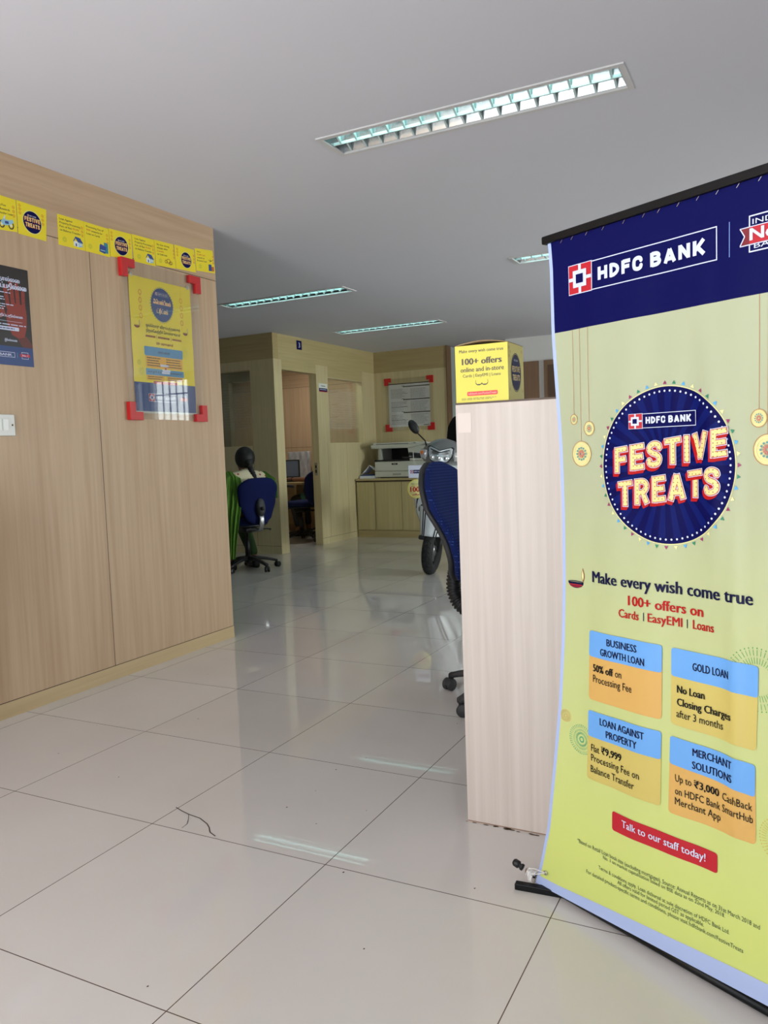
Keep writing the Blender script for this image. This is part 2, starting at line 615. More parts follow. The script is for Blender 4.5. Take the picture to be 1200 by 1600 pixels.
class Sheet(MB):
    keep_normals = True
    lift = None

    def __init__(s, warp=None, layer=0.0004):
        super().__init__()
        s.warp = warp
        s.layer = layer

    def p(s, u, v, k):
        w = s.warp(u, v) if s.warp else 0.0
        if s.lift:
            v = v + s.lift(u, v)
        return (u, -(k * s.layer + w), v)

    def poly(s, pts, m, k=1):
        return s.add([s.p(u, v, k) for u, v in pts], [tuple(range(len(pts)))], m)

    def quad(s, q, m, k=1, nu=1, nv=1):
        """q: bl, br, tr, tl"""
        (a, b, c, d) = q

        def fn(i, j):
            u = (a[0] * (1 - i) + b[0] * i) * (1 - j) + (d[0] * (1 - i) + c[0] * i) * j
            v = (a[1] * (1 - i) + b[1] * i) * (1 - j) + (d[1] * (1 - i) + c[1] * i) * j
            return s.p(u, v, k)
        return s.grid(fn, nu, nv, m, smooth=bool(s.warp))

    def rect(s, u0, v0, u1, v1, m, k=1, nu=1, nv=1):
        return s.quad(((u0, v0), (u1, v0), (u1, v1), (u0, v1)), m, k, nu, nv)

    def slab(s, u0, v0, u1, v1, t, m, edge=None):
        s.box(u0, 0.0, v0, u1, t, v1, edge or m)
        return s.rect(u0, v0, u1, v1, m, 0.5)

    def rrect(s, q, r, m, k=1, n=14):
        """rounded rectangle spanning the quad bl, br, tr, tl"""
        (a, b, c, d) = q
        W = math.hypot(b[0] - a[0], b[1] - a[1])
        H = math.hypot(d[0] - a[0], d[1] - a[1])
        fr = r / W
        us = sorted(set([0, fr * .1, fr * .3, fr * .6, fr] + [fr + (1 - 2 * fr) * i / n for i in range(1, n)] +
                        [1 - fr, 1 - fr * .6, 1 - fr * .3, 1 - fr * .1, 1]))
        vs, fs = [], []
        for i in us:
            dd = min(i, 1 - i) * W
            h = 0.0
            if dd < r:
                h = (r - math.sqrt(max(r * r - (r - dd) ** 2, 0))) / H
            for jj in range(5):
                j = h + (1 - 2 * h) * jj / 4
                u = (a[0] * (1 - i) + b[0] * i) * (1 - j) + (d[0] * (1 - i) + c[0] * i) * j
                v = (a[1] * (1 - i) + b[1] * i) * (1 - j) + (d[1] * (1 - i) + c[1] * i) * j
                vs.append(s.p(u, v, k))
        for i in range(len(us) - 1):
            for j in range(4):
                x = i * 5 + j
                fs.append((x, x + 5, x + 6, x + 1))
        return s.add(vs, fs, m, bool(s.warp))

    def ring(s, c, ro, ri, m, k=1, n=48, a0=0.0, a1=2 * PI, nr=1):
        """ro/ri: (ru, rv) outer and inner radii; ri None = disc"""
        ro = ro if isinstance(ro, tuple) else (ro, ro)
        ri = (0.0, 0.0) if ri is None else (ri if isinstance(ri, tuple) else (ri, ri))
        vs, fs = [], []
        for i in range(n + 1):
            a = a0 + (a1 - a0) * i / n
            for j in range(nr + 1):
                f = j / nr
                ru, rv = ri[0] + (ro[0] - ri[0]) * f, ri[1] + (ro[1] - ri[1]) * f
                vs.append(s.p(c[0] + ru * math.cos(a), c[1] + rv * math.sin(a), k))
        for i in range(n):
            for j in range(nr):
                x = i * (nr + 1) + j
                fs.append((x, x + 1, x + nr + 2, x + nr + 1))
        return s.add(vs, fs, m, bool(s.warp))

    def disc(s, c, r, m, k=1, n=48, nr=1):
        if nr == 1:
            ru, rv = r if isinstance(r, tuple) else (r, r)
            return s.poly([(c[0] + ru * math.cos(2 * PI * i / n), c[1] + rv * math.sin(2 * PI * i / n)) for i in range(n)], m, k)
        return s.ring(c, r, None, m, k, n, nr=nr)

    def line(s, a, b, w, m, k=1, nu=1):
        dx, dy = b[0] - a[0], b[1] - a[1]
        l = math.hypot(dx, dy) or 1
        px, py = -dy / l * w / 2, dx / l * w / 2
        return s.quad(((a[0] - px, a[1] - py), (b[0] - px, b[1] - py), (b[0] + px, b[1] + py), (a[0] + px, a[1] + py)), m, k, nu, 1)

    def frame(s, u0, v0, u1, v1, w, m, k=1, nu=6):
        s.rect(u0, v0, u1, v0 + w, m, k, nu)
        s.rect(u0, v1 - w, u1, v1, m, k, nu)
        s.rect(u0, v0 + w, u0 + w, v1 - w, m, k)
        s.rect(u1 - w, v0 + w, u1, v1 - w, m, k)

    def text(s, body, u0, v0, w, cap, m, k=2, bold=0.0, rise=0.0, center=False, shift=(0, 0)):
        """w: width of the line, cap: height of a capital, rise: baseline slope"""
        global _cap
        if _cap is None:
            _cap = max(y for x, y in text_mesh('H')[0])
        vs, fs = text_mesh(body)
        if not vs:
            return s
        x0, x1 = min(x for x, y in vs), max(x for x, y in vs)
        kx = w / (x1 - x0)
        ky = cap / _cap
        if center:
            u0 = u0 - w / 2
        b = bold * ky * .75
        kx = (w - 2 * b) / (x1 - x0)
        steps = [(0, 0)] if b <= 0 else [(0, 0), (b, .06), (2 * b, .12)]
        for du, dk in steps:
            s.add([s.p(u0 + du + (x - x0) * kx + shift[0], v0 + y * ky + rise * (x - x0) * kx + shift[1], k + dk) for x, y in vs], fs, m)
        return s

    def strokes(s, word, u0, v0, w, cap, m, k=2, t=.2, grow=0.0, rise=0.0, shift=(0, 0)):
        """heavy grotesque capitals drawn as strokes; t: stroke thickness, grow: extra outline (both in cap heights)"""
        tot = sum(GLYPH[c][0] for c in word) + .10 * (len(word) - 1)
        kx = (w - 0) / tot
        x = 0.0
        hw = (t / 2 + grow) * cap
        sk, ix = .000002 / s.layer, 0
        for c in word:
            gw, polys = GLYPH[c]
            for pl in polys:
                pts = [(u0 + (x + a) * kx + shift[0], v0 + b3 * cap + rise * (x + a) * kx + shift[1]) for a, b3 in pl]
                for i in range(len(pts) - 1):
                    (ax, ay), (bx, by) = pts[i], pts[i + 1]
                    l = math.hypot(bx - ax, by - ay) or 1e-6
                    ex, ey = (bx - ax) / l * grow * cap, (by - ay) / l * grow * cap
                    p0 = (ax - ex, ay - ey) if i == 0 else (ax, ay)
                    p1 = (bx + ex, by + ey) if i == len(pts) - 2 else (bx, by)
                    ix += 1
                    s.line(p0, p1, hw * 2, m, k + sk * ix)
                    if i:
                        ix += 1
                        s.disc((ax, ay), hw, m, k + sk * ix, 10)
            x += gw + .10
        return s

    def lines(s, u0, u1, v0, v1, n, m, k=1, w=0.5, rag=0.25, seed=1):
        """n rows of fine print too small to read: short dashes"""
        rnd = random.Random(seed)
        st = (v1 - v0) / n
        for i in range(n):
            v = v1 - st * (i + 0.5)
            u = u0
            end = u1 - (u1 - u0) * rag * rnd.random()
            while u < end:
                l = (u1 - u0) * rnd.uniform(0.05, 0.14)
                s.rect(u, v - st * w / 2, min(u + l, end), v + st * w / 2, m, k)
                u += l + (u1 - u0) * 0.018

# ================================================================== the setting
# floor with the cracked tile corner
mb = MB()
mb.box(-8.0, -2.4, -0.06, 3.8, 11.3, 0.0, M_floor)
crack = [(-1.696, 1.819), (-1.66, 1.806), (-1.625, 1.796), (-1.576, 1.789), (-1.531, 1.768), (-1.510, 1.752), (-1.498, 1.739), (-1.488, 1.729), (-1.459, 1.717)]
branch = [(-1.625, 1.796), (-1.604, 1.77), (-1.587, 1.745), (-1.584, 1.718)]
M_crack = P('tile_crack', (70, 58, 52), 0.9)
for line, w in ((crack, 0.0035), (branch, 0.0018)):
    for a, b2 in zip(line[:-1], line[1:]):
        dx, dy = b2[0] - a[0], b2[1] - a[1]
        l = math.hypot(dx, dy)
        px, py = -dy / l * w / 2, dx / l * w / 2
        mb.add([(a[0] - px, a[1] - py, .0006), (b2[0] - px, b2[1] - py, .0006), (b2[0] + px, b2[1] + py, .0006), (a[0] + px, a[1] + py, .0006)], [(0, 1, 2, 3)], M_crack)
for i in range(26):
    x, y = random.uniform(-2.7, -.4), random.uniform(1.0, 3.4)
    r = random.uniform(.0012, .003)
    mb.add([(x + r * math.cos(a), y + r * math.sin(a) * 1.3, .0005) for a in (0, 1.2, 2.5, 3.7, 5)], [(0, 1, 2, 3, 4)], M_crack)
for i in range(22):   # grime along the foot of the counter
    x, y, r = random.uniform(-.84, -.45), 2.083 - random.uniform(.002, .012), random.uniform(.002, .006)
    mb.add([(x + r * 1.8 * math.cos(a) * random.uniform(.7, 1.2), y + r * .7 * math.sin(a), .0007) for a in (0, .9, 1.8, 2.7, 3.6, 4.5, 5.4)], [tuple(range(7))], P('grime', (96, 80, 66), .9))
struct(mb, 'floor')

# ceiling with cut-outs for the recessed lights
LIGHTS = [(-1.151, 3.091), (-3.803, 5.722), (-3.822, 7.71), (-1.128, 5.61)]
LX, LY = 0.622, 0.103
xs = sorted(set([-8.0, 3.8] + [x + s * LX for x, y in LIGHTS for s in (-1, 1)]))
ys = sorted(set([-2.4, 11.3] + [y + s * LY for x, y in LIGHTS for s in (-1, 1)]))
mb = MB()
for i in range(len(xs) - 1):
    for j in range(len(ys) - 1):
        cx, cy = (xs[i] + xs[i + 1]) / 2, (ys[j] + ys[j + 1]) / 2
        if any(abs(cx - x) < LX and abs(cy - y) < LY for x, y in LIGHTS):
            continue
        mb.add([(xs[i], ys[j], CEIL), (xs[i + 1], ys[j], CEIL), (xs[i + 1], ys[j + 1], CEIL), (xs[i], ys[j + 1], CEIL)], [(0, 1, 2, 3)], M_ceiling)
mb.box(-8.0, -2.4, CEIL + .12, 3.8, 11.3, CEIL + .2, M_ceiling)
struct(mb, 'ceiling')

# near left wall: panelled, with a horizontal band on top and hairline seams
Y1 = 3.775
mb = MB()
mb.box(XL - .11, -2.3, 0.07, XL, Y1, 2.1055, M_wood_v)
mb.box(XL - .11, -2.3, 2.1055, XL, Y1, CEIL, M_wood_hy)
mb.box(XL - .001, -2.3, 2.104, XL + .0006, Y1 + .0006, 2.107, M_seam)
for y in (2.83, 1.63, 0.43):
    mb.box(XL - .001, y - .0015, 0.07, XL + .0005, y + .0015, 2.105, M_seam)
struct(mb, 'wall_left')
mb = MB()
mb.box(XL - .11, -2.3, 0.0, XL + .002, Y1 + .002, 0.0675, M_base)
mb.box(XL - .11, -2.3, 0.0675, XL + .001, Y1 + .001, 0.0705, M_seam)
struct(mb, 'baseboard_left')

# partition of the cabin: side facing the entrance (window) and front facing the hall (doorway, glass)
T = 0.10
mb = MB()
wx0, wx1, wz0, wz1 = -5.95, -5.274, 1.20, 2.03
mb.box(-8.0, YP, 0, wx0, YP + T, 2.13, M_yw_v)
mb.box(wx0, YP, 0, wx1, YP + T, wz0, M_yw_v)
mb.box(wx0, YP, wz1, wx1, YP + T, 2.13, M_yw_v)
mb.box(wx1, YP, 0, XP, YP + T, 2.13, M_yw_v)
mb.box(-8.0, YP, 2.13, XP, YP + T, CEIL, M_yw_hx)
mb.box(-8.0, YP - .0005, .087, XP, YP, .09, M_seam)
mb.box(-5.276, YP - .0005, .09, -5.273, YP, wz0, M_seam)
for s in ((wx0, wz0 - .002, wx1, wz0 + .001), (wx0, wz1 - .001, wx1, wz1 + .002)):
    mb.box(s[0], YP - .0006, s[1], s[2], YP, s[3], P('pale_edge', (205, 190, 150), .6))
struct(mb, 'wall_cabin_side')
dy0, dy1, dz = 7.345, 8.058, 2.023
gy0, gy1, gz0, gz1 = 8.325, 9.2, 1.213, 2.005
mb = MB()
X0 = XP - T
mb.box(X0, YP + T, 0, XP, dy0, 2.13, M_yw_v)
mb.box(X0, dy0, dz, XP, dy1, 2.13, M_yw_hy)
mb.box(X0, dy1, 0, XP, gy0, 2.13, M_yw_v)
mb.box(X0, gy0, 0, XP, gy1, gz0, M_yw_v)
mb.box(X0, gy0, gz1, XP, gy1, 2.13, M_yw_hy)
mb.box(X0, gy1, 0, XP, YB, 2.13, M_yw_v)
mb.box(X0, YP + T, 2.13, XP, YB, CEIL, M_yw_hy)
mb.box(XP - .0005, dy1, .074, XP + .0006, 8.895, .077, M_seam)
for y in (8.256, 8.72):
    mb.box(XP - .0005, y - .001, .077, XP + .0005, y + .001, gz0, M_seam)
struct(mb, 'wall_cabin_front')
mb = MB()
mb.box(X0 + .02, gy0, gz0, X0 + .028, gy1, gz1, M_glass_film)
struct(mb, 'window_1')
mb = MB()
mb.box(wx0, YP + .04, wz0, wx1, YP + .048, wz1, M_glass_film)
struct(mb, 'window_2')
mb = MB()   # stops that hold the hall-side pane
ye = P('pale_edge', (205, 190, 150), .6)
mb.box(X0 + .028, gy1 - .014, gz0, XP - .004, gy1, gz1, ye)
mb.box(X0 + .028, gy0, gz1 - .012, XP - .004, gy1, gz1, ye)
struct(mb, 'trim_1')
mb = MB()   # strike plate let into the door jamb
mb.box(XP - .07, dy1 - .003, .83, XP - .035, dy1, .98, M_steel)
mb.box(XP - .062, dy1 - .0036, .86, XP - .045, dy1 - .002, .9, M_blackm)
mb.box(XP - .062, dy1 - .0036, .915, XP - .045, dy1 - .002, .95, M_blackm)
struct(mb, 'trim_2')
# inside the cabin: an inner portal, and the panelled back wall
mb = MB()
M_portal_shade = wood('laminate_painted_shade', (96, 88, 66), (110, 101, 78), (42, 42, 1.6))  # wood colour darkened to stand for shade on the portal
mb.box(-8.0, 9.2, 0, -7.13, 9.3, CEIL, M_portal_shade)
mb.box(-7.13, 9.2, 2.145, -6.75, 9.3, CEIL, M_portal_shade)
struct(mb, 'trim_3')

# back wall: cabin part and hall part panelled, open passage, white wall with two doors and a barred window
bw0, bw1, bz0, bz1 = 2.2, 3.3, 0.75, 2.36
mb = MB()
mb.box(-8.0, YB, 0, X0, YB + .12, 2.03, M_wood_v)
mb.box(-8.0, YB, 2.03, X0, YB + .12, CEIL, M_wood_hx)
mb.box(-8.0, YB - .001, 2.028, X0, YB, 2.032, M_seam)
mb.box(-8.0, YB - .001, 1.185, X0, YB, 1.189, M_seam)
mb.box(-5.985, YB - .001, 0, -5.981, YB, 2.03, M_seam)
mb.box(X0, YB, 0, -3.91, YB + .12, 2.13, M_yw_v)
mb.box(X0, YB, 2.13, -3.91, YB + .12, CEIL, M_yw_hx)
mb.box(-3.12, YB, 0, bw0, YB + .12, CEIL, M_white_wall)
mb.box(bw0, YB, 0, bw1, YB + .12, bz0, M_white_wall)
mb.box(bw0, YB, bz1, bw1, YB + .12, CEIL, M_white_wall)
mb.box(bw1, YB, 0, 3.8, YB + .12, CEIL, M_white_wall)
struct(mb, 'wall_back')
mb = MB()
mb.box(-4.6, 10.9, 0, -2.6, 11.0, CEIL, M_grey_wall)
mb.box(-4.0, YB + .12, 0, -3.91, 10.9, CEIL, M_grey_wall)
mb.box(-3.12, YB + .12, 0, -3.03, 10.9, CEIL, M_grey_wall)
struct(mb, 'wall_passage')
mb = MB()
mb.box(-3.913, YB - .012, 0, -3.895, YB + .13, CEIL, M_brown)
struct(mb, 'trim_4')
for k, (x0, x1) in enumerate(((-3.06, -2.70), (-2.635, -1.85))):
    mb = MB()
    mb.box(x0, YB - .03, 0, x1, YB, 2.108, M_brown)
    if k:
        mb.box(x0 + .05, YB - .036, 0, x1 - .05, YB - .03, 2.05, P('dark_door_leaf', (96, 72, 52), .5))
    mb.box(x1 - .1, YB - .06, .95, x1 - .02, YB - .04, .99, M_steel)
    struct(mb, 'door_%d' % (k + 1))
mb = MB()   # window frame and bars
fr = P('window_frame_white', (225, 228, 228), .5)
for x in (bw0, bw1 - .36, bw1 - .06):
    mb.box(x, YB + .02, bz0, x + .06, YB + .08, bz1, fr)
for z in (bz0, bz1 - .06):
    mb.box(bw0, YB + .02, z, bw1, YB + .08, z + .06, fr)
n = 8
for i in range(n):
    x = bw0 + .07 + (bw1 - bw0 - .14) * i / (n - 1)
    mb.tube([(x, YB + .1, bz0), (x, YB + .1, bz1)], .012, M_blackm, 8)
for z in (1.05, 1.62, 2.1):
    mb.tube([(bw0, YB + .1, z), (bw1, YB + .1, z)], .01, M_blackm, 8)
struct(mb, 'window_3')
mb = MB()
for r in ((-2.3, 4.7, 0, CEIL), (8.5, YB, 0, CEIL), (4.7, 8.5, 0, .55), (4.7, 8.5, 1.85, CEIL)):
    mb.box(3.7, r[0], r[2], 3.8, r[1], r[3], M_white_wall)
struct(mb, 'wall_right')
mb = MB()
for y in (4.7, 5.93, 7.18, 8.43):
    mb.box(3.72, y, .55, 3.78, y + .07, 1.85, fr)
for z in (.55, 1.79):
    mb.box(3.72, 4.7, z, 3.78, 8.5, z + .06, fr)
struct(mb, 'window_added')  # assumed window, added to go with the right-hand light
mb = MB()
mb.box(-8.1, -2.3, 0, -8.0, YB, CEIL, M_white_wall)
struct(mb, 'wall_far_left')
mb = MB()   # shop front: piers and lintel around the glazed opening
mb.box(-8.0, -2.3, 0, -2.75, -2.2, CEIL, M_white_wall)
mb.box(-2.75, -2.3, 2.36, 0.25, -2.2, CEIL, M_white_wall)
mb.box(0.25, -2.3, 0, 3.8, -2.2, CEIL, M_white_wall)
struct(mb, 'wall_front')

# ================================================================== ceiling lights
M_tube = bpy.data.materials.new('fluorescent_tube')
M_tube.use_nodes = True
bs = M_tube.node_tree.nodes['Principled BSDF']
bs.inputs['Base Color'].default_value = lin((230, 245, 245))
bs.inputs['Emission Color'].default_value = lin((196, 250, 246))
bs.inputs['Emission Strength'].default_value = 10.0
M_tube_off = P('unlit_tube', (222, 232, 232), 0.3)
M_refl = P('mirror_reflector', (176, 180, 182), 0.2, 1.0)
M_louver = P('satin_louvre', (196, 214, 212), 0.35, 0.25)
M_frame_w = P('light_frame_white', (206, 204, 204), 0.5)


def troffer(x, y, label, lit):
    t = thing('ceiling_light', label, 'ceiling light', (x, y, CEIL), 0, 'recessed twin-tube ceiling lights')
    m = MB()
    a, b2, w = LX + .012, LY + .012, .022
    for r in ((-a, -b2, a, -b2 + w), (-a, b2 - w, a, b2), (-a, -b2 + w, -a + w, b2 - w), (a - w, -b2 + w, a, b2 - w)):
        m.box(r[0], r[1], -.006, r[2], r[3], .004, M_frame_w)
    m.build('frame', t)
    m = MB()
    ix, iy = LX - .012, LY - .012
    for s in (-1, 1):     # two parabolic troughs
        def fn(u, v, s=s):
            q = v * 2 - 1
            return ((u * 2 - 1) * ix, s * iy / 2 + q * iy / 2, .004 + .074 * (1 - abs(q) ** 2.2))
        m.grid(fn, 2, 14, M_refl)
    for s in (-1, 1):
        m.box(s * ix - .002, -iy, 0, s * ix + .002, iy, .08, M_refl)
    m.build('reflector', t)
    for s, on in ((1, lit[0]), (-1, lit[1])):
        m = MB()
        m.tube([(-ix + .02, s * iy / 2, .046), (ix - .02, s * iy / 2, .046)], .013, M_tube if on else M_tube_off, 12)
        o = m.build('tube', t)
        for e in (-1, 1):
            m = MB()
            m.tube([(e * (ix - .02), s * iy / 2, .046), (e * (ix - .004), s * iy / 2, .046)], .0145, M_white, 10)
            m.build('end_cap', o)
    m = MB()
    n = 16
    for i in range(1, n + 1):
        xx = -ix + 2 * ix * (i - .5) / n
        for s in (-1, 1):
            y0, y1 = s * iy / 2 - iy / 2 + .004, s * iy / 2 + iy / 2 - .004
            yc = (y0 + y1) / 2
            # V blade: hangs lowest at its ends, thin wedge section
            for ya, yb, za, zb in ((y0, yc, .002, .024), (yc, y1, .024, .002)):
                vs = [(xx - .004, ya, za), (xx + .004, ya, za), (xx + .0012, ya, .034), (xx - .0012, ya, .034),
                      (xx - .004, yb, zb), (xx + .004, yb, zb), (xx + .0012, yb, .034), (xx - .0012, yb, .034)]
                m.add(vs, [(0, 1, 2, 3), (4, 7, 6, 5), (0, 4, 5, 1), (1, 5, 6, 2), (2, 6, 7, 3), (3, 7, 4, 0)], M_louver)
    m.box(-ix, -.003, 0.0, ix, .003, .012, M_louver)
    m.build('louvre', t)
    return t


troffer(*LIGHTS[0], 'recessed louvred ceiling light nearest the viewer, the largest in view, one tube unlit', (False, True))
troffer(*LIGHTS[1], 'lit recessed ceiling light just right of the panelled left wall corner', (True, True))
troffer(*LIGHTS[2], 'lit recessed ceiling light farthest back, near the notice on the back wall', (True, True))
troffer(*LIGHTS[3], 'recessed ceiling light partly hidden behind the top of the banner', (True, True))

# ================================================================== roll-up banner
BR = -math.radians(27.993)
ban = thing('advertising_banner', 'tall yellow and navy festive treats bank banner on a black stand at right', 'banner', (-0.543, 1.815, 0), BR)
edge = [(1.545, .0680), (1.5211, .0738), (1.4686, .0775), (1.3282, .0785), (1.2141, .0842), (1.0708, .0917), (.9266, .0954), (.7807, .0953), (.632, .0894),
        (.4792, .0774), (.3202, .0571), (.1723, .0366), (.0652, .0084), (.0127, -.0082)]


def edge_l(z):
    for (z1, u1), (z0, u0) in zip(edge[:-1], edge[1:]):
        if z >= z0:
            f = (z - z0) / (z1 - z0)
            return u0 + (u1 - u0) * f
    return edge[-1][1]


def edge_r(z):
    return .690 + .03 * max(0, (.5 - z)) / .5


def warp(u, v):
    f = .0035 * math.sin(2 * PI * (u + .05 * v) / .30 + 1.3) * min(1, max(0, (1.52 - v) * 2.5))
    f += .0012 * math.sin(2 * PI * (u - .12 * v) / .11) * min(1, max(0, (1.5 - v) * 4))
    d = u - (.455 + .06 * (1.3 - v))
    f += .007 * math.exp(-(d / .022) ** 2) * min(1, max(0, (1.46 - v) * 3)) * min(1, max(0, (v - .62) * 3))
    d = u - .515
    f += .006 * math.exp(-(d / .016) ** 2) * min(1, max(0, (1.2 - v) * 3)) * min(1, max(0, (v - .1) * 2))
    return f * min(1.0, max(0.0, (v - .02) / .3)) + .003 * (1 - min(1.0, max(0.0, (v - .02) / .3)))


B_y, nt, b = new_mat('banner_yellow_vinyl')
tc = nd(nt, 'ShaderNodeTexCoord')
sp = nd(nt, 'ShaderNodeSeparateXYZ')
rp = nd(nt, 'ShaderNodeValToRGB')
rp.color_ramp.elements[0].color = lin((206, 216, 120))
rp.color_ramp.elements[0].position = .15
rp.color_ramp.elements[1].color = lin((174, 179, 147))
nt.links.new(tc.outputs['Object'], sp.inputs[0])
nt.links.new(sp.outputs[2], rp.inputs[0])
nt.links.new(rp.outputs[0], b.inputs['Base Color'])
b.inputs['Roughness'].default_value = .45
B_b = P('banner_navy_vinyl', (5, 8, 74), .5, spec=.1)
B_hem = P('banner_white_hem', (172, 188, 230), .5)
B_w = P('banner_white_print', (208, 213, 236), .5)
B_red = P('banner_red_print', (186, 18, 38), .45)
B_dred = P('banner_dark_red_print', (122, 20, 34), .45)
B_txt = P('banner_navy_print', (10, 14, 56), .5, spec=.2)
B_rt = P('banner_red_letters', (176, 20, 22), .5, spec=.2)
B_lb = P('banner_light_blue_print', (104, 164, 228), .45)
B_or = P('banner_orange_print', (214, 168, 92), .45)
B_tan = P('banner_tan_print', (204, 184, 100), .45)
B_blk = P('banner_black_print', (18, 19, 22), .5, spec=.2)
B_ray = P('banner_blue_ray', (8, 22, 92), .45, spec=.1)
B_orn = P('banner_ornament_line', (180, 130, 92), .5, spec=.2)
B_orn2 = P('banner_ornament_fill', (222, 214, 150), .5)
B_green = P('banner_green_print', (40, 150, 96), .5)
B_gold = P('banner_gold_spray', (198, 178, 84), .5)
B_mag = P('banner_magenta_print', (150, 42, 96), .5)
B_grn2 = P('banner_teal_print', (36, 130, 96), .5)
B_cy = P('banner_sky_print', (76, 164, 220), .5)
B_pale = P('banner_pale_print', (232, 226, 160), .5)
B_cream = P('festive_cream', (240, 212, 140), .5)

# letters made of cream with rows of little brown bulbs
B_bulb, nt, b = new_mat('festive_cream_with_bulbs')
L = nt.links.new
tc = nd(nt, 'ShaderNodeTexCoord')
sp = nd(nt, 'ShaderNodeSeparateXYZ')
L(tc.outputs['Object'], sp.inputs[0])
sq = []
for a in (0, 2):
    d = nd(nt, 'ShaderNodeMath', operation='DIVIDE')
    d.inputs[1].default_value = .0082
    L(sp.outputs[a], d.inputs[0])
    f = nd(nt, 'ShaderNodeMath', operation='FRACT')
    L(d.outputs[0], f.inputs[0])
    s_ = nd(nt, 'ShaderNodeMath', operation='SUBTRACT')
    s_.inputs[1].default_value = .5
    L(f.outputs[0], s_.inputs[0])
    p_ = nd(nt, 'ShaderNodeMath', operation='MULTIPLY')
    L(s_.outputs[0], p_.inputs[0])
    L(s_.outputs[0], p_.inputs[1])
    sq.append(p_)
ad = nd(nt, 'ShaderNodeMath', operation='ADD')
L(sq[0].outputs[0], ad.inputs[0])
L(sq[1].outputs[0], ad.inputs[1])
lt = nd(nt, 'ShaderNodeMath', operation='LESS_THAN')
lt.inputs[1].default_value = .022
L(ad.outputs[0], lt.inputs[0])
mc = nd(nt, 'ShaderNodeMix', data_type='RGBA')
L(lt.outputs[0], mc.inputs['Factor'])
mc.inputs['A'].default_value = lin((240, 212, 140))
mc.inputs['B'].default_value = lin((140, 104, 52))
L(mc.outputs['Result'], b.inputs['Base Color'])
b.inputs['Roughness'].default_value = .5


def emblem(S, u0, v0, u1, v1, k, red=B_red, white=B_w, blue=B_b):
    """red square, white cross bars, white square, blue core"""
    W, H = u1 - u0, v1 - v0
    q = lambda a, b, c, d, m, kk: S.rect(u0 + W * a, v0 + H * b, u0 + W * c, v0 + H * d, m, kk)
    q(-.03, -.03, 1.03, 1.03, white, k)
    q(0, 0, 1, 1, red, k + 1)
    q(.44, 0, .56, 1, white, k + 2)
    q(0, .44, 1, .56, white, k + 2)
    q(.20, .20, .80, .80, white, k + 3)
    q(.34, .34, .66, .66, blue, k + 4)


def bank_logo(S, u0, v0, u1, v1, k, text='HDFC BANK', w=.0021, tu0=None, tu1=None, tv=None, cap=None, bold=.035):
    H = v1 - v0
    S.rect(u0, v0, u1, v1, B_b, k, 14, 2)
    S.frame(u0, v0, u1, v1, w, B_w, k + 1)
    emblem(S, u0, v0, u0 + H * 1.02, v1, k + 2)
    S.strokes(text, tu0 or u0 + H * 1.3, tv or v0 + H * .29, (tu1 or u1 - H * .35) - (tu0 or u0 + H * 1.3), cap or H * .43, B_w, k + 2, .26)


def festive(S, c, r, k, detail=True, tamil=False):
    """round navy seal with FESTIVE TREATS lettering; c centre, r (ru, rv) radii"""
    ru, rv = r
    nn, nr_ = (112, 18) if detail else (64, 4)
    S.disc(c, (ru * 1.012, rv * 1.012), B_pale, k, nn, nr_)
    S.disc(c, r, B_b, k + 1, nn, nr_)
    if detail:
        for i in range(26):
            a = 2 * PI * i / 26
            S.ring(c, (ru * .93, rv * .93), (ru * .12, rv * .12), B_ray, k + 2, 4, a, a + 2 * PI / 52, nr=16)
        for i in range(76):
            a = 2 * PI * i / 76
            S.disc((c[0] + ru * .945 * math.cos(a), c[1] + rv * .945 * math.sin(a)), .0022, B_w, k + 2, 8)
        cols = (B_mag, B_grn2, B_cy, B_pale)
        for i in range(48):
            a = 2 * PI * i / 48 + PI / 2
            h = .5 * 2 * PI / 48 * .42
            P3 = [(c[0] + ru * f * math.cos(a + d), c[1] + rv * f * math.sin(a + d)) for f, d in ((1.03, -h), (1.03, h), (1.075, 0))]
            S.poly(P3, cols[(-i) % 4], k + 1)
    else:
        S.ring(c, (ru * .95, rv * .95), (ru * .92, rv * .92), B_w, k + 2, 48)


def diya(S, u, v, s, k, col=B_txt, m2=B_red):
    """small oil lamp with a flame"""
    bowl = [(u + s * math.cos(a), v + s * .62 * math.sin(a)) for a in [PI + PI * i / 12 for i in range(13)]]
    S.poly(bowl, col, k)
    for f, t in ((.28, .10), (.46, .08)):
        hw = math.sqrt(max(0, 1 - (f / .62) ** 2)) * s * .95
        S.rect(u - hw, v - s * f - s * t / 2, u + hw, v - s * f + s * t / 2, m2, k + 1)
    S.ring((u, v), (s, s * .16), (s * .86, s * .07), col, k + 1, 24)
    fl = [(u + s * .95 + s * .26 * math.sin(t) * (1 - .55 * i / 12), v + s * .05 + s * 1.5 * i / 12) for i, t in [(j, PI * j / 12) for j in range(13)]]
    fr2 = [(2 * (u + s * .95) - x, y) for x, y in fl]
    S.poly(fl + fr2[::-1], P('flame_print', (150, 84, 40), .5), k)
    ins = lambda q: (u + s * .95 + (q[0] - u - s * .95) * .62, v + s * .75 + (q[1] - v - s * .75) * .72)
    S.poly([ins(q) for q in fl + fr2[::-1]], B_pale, k + 1)


lift = lambda u, v: .021 * max(0.0, u) / .58 * min(1.0, max(0.0, (.10 - v) / .088))
S = Sheet(warp, .0007)
S.lift = lift


def strip(zlo, zhi, f0, f1, m, k, nu=40, nv=20, lo_off=0.0):
    def fn(i, j):
        z = zlo + (zhi - zlo) * j
        a, b3 = edge_l(z), edge_r(z)
        if f0 == 'hem':
            u = a + .009 * i
        elif f0 == 'body':
            u = a + .009 + (b3 - .018 - a) * i
        else:
            u = b3 - .009 + .009 * i
        return S.p(u, z, k)
    S.grid(fn, nu, nv, m)


